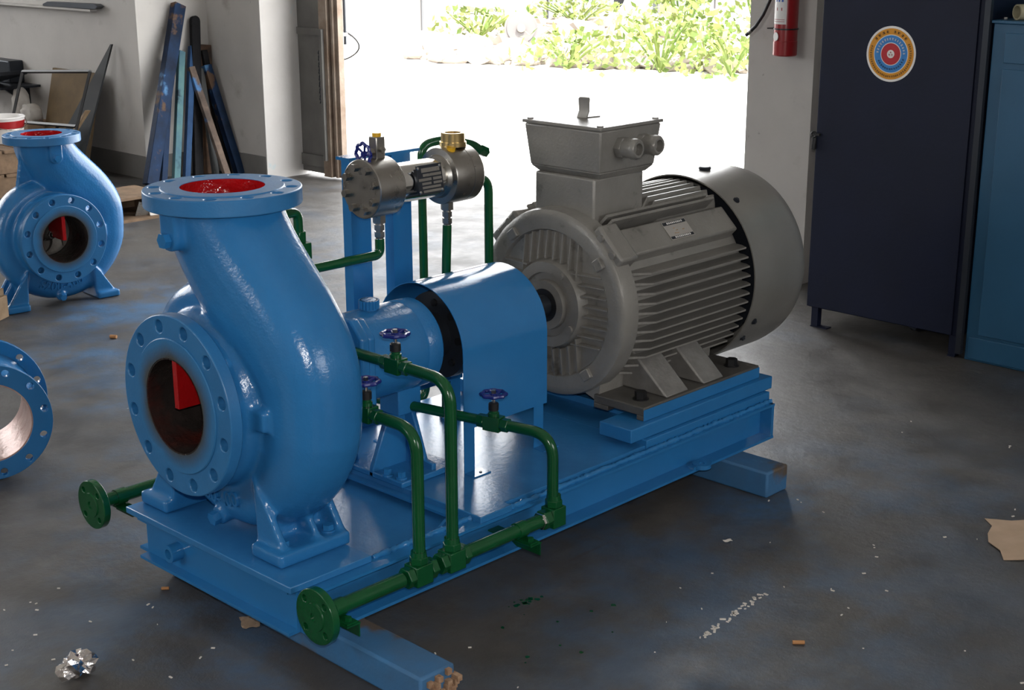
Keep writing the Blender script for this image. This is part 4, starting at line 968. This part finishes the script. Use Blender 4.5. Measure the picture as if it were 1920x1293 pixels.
p = Vector((EX-.0505,EY+.018,1.055)); MB().lathe(p+Vector((.003,-.003,0)),(-.93,.36,0),[(0,.017),(.0022,.017),(.0022,0)],24).build('round_sticker', m_white, ex)
MB().box(EX+.04,XW,EY-.02,EY+.02,1.30,1.34).build('wall_bracket', m_dark, ex)
b = MB().tube([(3.455,.90,1.30),(3.455,.955,1.20),(3.452,.985,1.135),(3.45,1.02,1.085),(3.447,1.065,1.045)], .0075, 10)
o = solo(b, 'discharge_hose', m_black, (3.455,.90,1.30), 'black rubber hose hanging on the white wall left of the extinguisher', 'hose')
MB().tube([(3.449,1.040,1.0665),(3.448,1.052,1.056)], .0082, 10).build('hose_band', m_stain, o)
# dark navy panel cabinet standing on angle legs
nc = thing('panel_cabinet', 'dark navy steel panel cabinet on short legs with a round sticker', 'cabinet', (3.1,.04,0))
MB().box(2.935,3.40,-.268,.365,.076,1.95).build('body', m_navy, nc, bevel=.004)
MB().box(2.927,2.935,-.245,.365,.08,1.94).build('door_panel', m_navy, nc, bevel=.002)
for y in (.318,-.262):
    MB().prism([(0,0),(.028,0),(.028,.004),(.004,.004),(.004,.028),(0,.028)], (2.935,y,.0), (0,1,0), (1,0,0), (0,0,.078)).build('leg', m_navy, nc)
    MB().box(2.93,2.965,y-(.045 if y > 0 else .0),y+.028,0,.004).build('leg_foot', m_navy, nc)
MB().box(2.915,2.935,-.291,-.270,.02,1.95).build('hinge_post', m_dark, nc)
lt = MB().tube([(2.92,.372+.010*math.cos(2*PI*k/12),.745+.010*math.sin(2*PI*k/12)) for k in range(13)], .0045, 6).build('hasp', m_black, nc)
MB().box(2.913,2.925,.360,.375,.690,.735).build('padlock', m_black, nc, bevel=.002)
lt = MB().box(2.915,2.93,.345,.375,.742,.750).build('hasp', m_black, nc)
st_ = thing('round_sticker', 'round sticker with orange, blue and red rings on the navy cabinet', 'sticker', (2.926,.077,.965))
SC = Vector((2.9268,.0765,1.060))
for r0, mm, k, nm in ((.098,m_white,0,'white_rim'),(.090,mat('sticker_orange',(.62,.26,.01),.5),1,'orange_ring'),(.068,m_white,2,'white_line'),(.0655,mat('sticker_blue',(.03,.20,.52),.5),3,'blue_ring'),(.0405,m_white,4,'white_line'),(.038,mat('sticker_red',(.42,.012,.02),.5),5,'red_disc'),(.0145,m_white,6,'white_hub')):
    MB().lathe(SC+Vector((-.0003*k,0,0)),(-1,0,0),[(0,0),(0,r0),(.0004,r0),(.0004,0)],56).build(nm, mm, st_)
def glyphs(r0, a0, a1, n_, h_, m, k, nm):
    g = MB(); rnd = random.Random(n_)
    for i in range(n_):
        a = R(a0+(a1-a0)*i/(n_-1)); e = Vector((0,-math.sin(a),math.cos(a))); f = Vector((0,math.cos(a),math.sin(a)))   # e radial (angle from top, to the right = -y)
        wd = (R(abs(a1-a0)/(n_-1))*r0)*.36
        for q in range(3):
            g.obox(SC+e*(r0+h_*(q-1)*.62)+Vector((-.0003*k-.0005,0,0)), (.0001,0,0), e*h_*.13, f*wd*rnd.uniform(.5,1))
        g.obox(SC+e*r0+f*wd*rnd.uniform(-.6,.6)+Vector((-.0003*k-.0005,0,0)), (.0001,0,0), e*h_*.8, f*wd*.2)
    g.build(nm, m, st_, smooth=0)
glyphs(.079,-50,-12,4,.0055,m_black,7,'ring_lettering'); glyphs(.079,8,45,4,.0055,m_black,7,'ring_lettering')
glyphs(.079,62,288,40,.0045,m_black,7,'ring_lettering'); glyphs(.053,-85,85,16,.005,m_white,7,'ring_lettering'); glyphs(.053,110,240,14,.004,m_black,7,'ring_lettering')
glyphs(.006,0,240,3,.003,m_extred,8,'emblem')
# blue locker
lk = thing('steel_locker', 'blue steel locker standing right of the navy cabinet', 'locker', (3.1,-.85,0))
MB().box(2.935,3.42,-1.40,-.298,0,1.185).build('body', m_locker, lk, bevel=.003)
MB().box(2.925,3.43,-1.405,-.293,1.185,1.195).build('top', m_locker, lk, bevel=.002)
for (y0,y1) in ((-.84,-.345),(-1.37,-.86)):
    d = MB().box(2.928,2.936,y0,y1,.10,1.035).build('door', m_locker, lk, bevel=.002)
    MB().box(2.915,2.928,y0+.03,y0+.045,.55,.63).build('handle', m_stain, d)
    MB().box(2.928,2.936,y0,y1,1.055,1.155).build('drawer', m_locker, lk, bevel=.002)
MB().box(2.929,2.935,-1.38,-.31,.008,.088).build('kick_plate', m_locker, lk, bevel=.002)
t = thing('locker_back_panel', 'light blue metal sheet standing on top of the locker at the wall', 'panel', (3.38,-.8,1.195))
MB().box(3.37,3.385,-1.38,-.305,1.1955,1.75).build('sheet', mat('light_blue_sheet',(.10,.33,.47),.5), t)
MB().box(3.36,3.37,-1.38,-.305,1.73,1.75).build('rim', m_locker, t)
t = thing('pipe_roll', 'open-ended beige tube lying on top of the locker', 'tube', (3.05,-.37,1.195))
MB().lathe((2.97,-.358,1.2215),(.85,-.52,0),[(0,.021),(0,.026),(.30,.026),(.30,.021)],28,closed=True).build('tube', mat('beige_tube',(.36,.33,.22),.6), t)
t = thing('dark_tube', 'dark tube behind the beige one on top of the locker', 'tube', (3.15,-.42,1.195))
MB().lathe((3.05,-.366,1.228),(.85,-.52,0),[(0,.027),(0,.032),(.30,.032),(.30,.027)],28,closed=True).build('tube', m_dark, t)
b = MB().cyl((2.985,-.313,1.1955),(2.985,-.313,1.203),.010,seg=6)
solo(b, 'loose_nut', m_pol, (2.985,-.313,1.1955), 'shiny loose nut on top of the locker', 'nut')
b = MB(); lump(b, (3.15,.0,.03), .05, .55, 2, .15)
solo(b, 'dark_rag', m_dark, (3.15,.0,0), 'dark crumpled rag on the floor under the navy cabinet', 'rag')

# ------------------------------------------------------------------ litter on the floor
def sheet(name, c, w_, l_, ang, m, lab, cat, amp=.004, n_=6):
    g = []; a = R(ang)
    for i in range(n_):
        for j in range(n_):
            u = (i/(n_-1)-.5)*w_*(1+.08*math.sin(j*2.1+c[0]*9)); v = (j/(n_-1)-.5)*l_*(1+.08*math.sin(i*1.7+c[1]*7))
            g.append(Vector((c[0]+u*math.cos(a)-v*math.sin(a), c[1]+u*math.sin(a)+v*math.cos(a), .0015+amp*abs(math.sin(i*1.3+j*.9+c[0]*5)))))
    k = len(g); g2 = g+[p+Vector((0,0,.0012)) for p in g]; fs = []
    for i in range(n_-1):
        for j in range(n_-1):
            q = (i*n_+j, i*n_+j+1, (i+1)*n_+j+1, (i+1)*n_+j); fs += [q, tuple(x+k for x in reversed(q))]
    rim = [i for i in range(n_)]+[i*n_+n_-1 for i in range(1,n_)]+[(n_-1)*n_+j for j in range(n_-2,-1,-1)]+[i*n_ for i in range(n_-2,0,-1)]
    for i in range(len(rim)): fs.append((rim[i], rim[(i+1)%len(rim)], rim[(i+1)%len(rim)]+k, rim[i]+k))
    return solo(MB().add(g2,fs), name, m, (c[0],c[1],0), lab, cat, smooth=0)
# crumpled foil
mb = MB(); bm = bmesh.new(); bmesh.ops.create_icosphere(bm, subdivisions=3, radius=1)
rnd = random.Random(4)
for v in bm.verts:
    p = v.co; k = 1+.28*math.sin(5*p.x+3*p.y)+.22*math.sin(7*p.y-5*p.z+2)+.16*math.sin(11*p.x+4*p.z)+rnd.uniform(-.13,.13)
    v.co = Vector((p.x*.034*k, p.y*.026*k, max(p.z,-.75)*.024*k))
zmin = min(v.co.z for v in bm.verts)
mb.add([Vector((-.455,-.030,-zmin))+v.co for v in bm.verts], [tuple(v.index for v in f.verts) for f in bm.faces]); bm.free()
solo(mb, 'foil_scrap', m_foil, (-.455,-.030,0), 'crumpled silver foil scrap on the floor in the front left corner', 'foil', smooth=0)
sheet('cardboard_scrap', (-.065,-.10), .055, .040, 60, m_card, 'brown paper scrap on the floor beside the pump end of the frame', 'paper', .002)
sheet('cardboard_sheet', (1.62,-1.24), .26, .34, 35, m_card, 'torn cardboard sheet at the right edge of the floor', 'cardboard', .003)
def butt(c, ang, lab, L_=.020, r_=.0038):
    a = R(ang); u = Vector((math.cos(a),math.sin(a),0)); p = Vector((c[0],c[1],r_)); m = MB().cyl(p-u*L_*.5, p+u*L_*.5, r_, seg=12)
    solo(m, 'cigarette_butt', m_butt, (c[0],c[1],0), lab, 'cigarette butt')
butt((.9647,2.1688), -60, 'tan cigarette butt on the bare floor between the background pump and the spool', .026, .007)
butt((-.1027,.1841), -40, 'tan cigarette butt on the floor in front of the frame end', .018)
butt((.707,-1.0531), -47, 'tan cigarette butt on the open floor at the lower right', .026, .0045)
sheet('paper_scrap', (.50,-1.19), .020, .013, 20, m_paper, 'small white paper scrap near the bottom right corner', 'paper', .003, 4)
sheet('paper_scrap', (1.045,-.62), .022, .012, -20, m_paper, 'small white paper scrap on the floor right of the frame middle', 'paper', .002, 4)
chips = MB(); rnd = random.Random(11)
line = [(.72+.0,-.90),(.60,-.83)]
for k in range(120):
    if k < 40:
        t = rnd.random(); x = 1.02-.38*t+rnd.uniform(-.008,.008); y = -.98+.17*t+rnd.uniform(-.01,.01); x, y = .86-.30*t+rnd.uniform(-.006,.006), -.855-.03*t+rnd.uniform(-.008,.008)
    elif k < 60: x, y = rnd.uniform(-.6,-.15), rnd.uniform(-.2,.5)
    else: x, y = rnd.uniform(-.5,2.2), rnd.uniform(-1.5,-.45)
    r_ = rnd.uniform(.0008,.0028)*(1.7 if k < 40 else 1); a = rnd.uniform(0,PI)
    chips.obox((x,y,.0012), (r_*math.cos(a)*1.6,r_*math.sin(a)*1.6,0), (-r_*math.sin(a)*.7,r_*math.cos(a)*.7,0), (0,0,.001))
o = chips.build('paint_chips', m_paper, None, smooth=0); o['kind'] = 'stuff'; tag(o, 'tiny pale paint chips scattered over the floor', 'paint chips')

dr = MB(); rnd = random.Random(5)
for k in range(26):
    t = rnd.random(); x, y = (.42+.06*t+rnd.uniform(-.01,.01), -.47-.02*t+rnd.uniform(-.012,.012)) if k < 14 else (rnd.uniform(.2,.6), rnd.uniform(-.75,-.45))
    r_ = rnd.uniform(.002,.007); n_ = 9
    pts = [(x+r_*rnd.uniform(.6,1.2)*math.cos(2*PI*q/n_), y+r_*rnd.uniform(.6,1.2)*math.sin(2*PI*q/n_)) for q in range(n_)]
    dr.prism(pts, (0,0,.0004), (1,0,0), (0,1,0), (0,0,.0006))
o = dr.build('green_paint_drips', m_green, None, smooth=0); o['kind'] = 'stuff'; tag(o, 'small dark green paint drips on the floor beside the near manifold', 'paint drips')
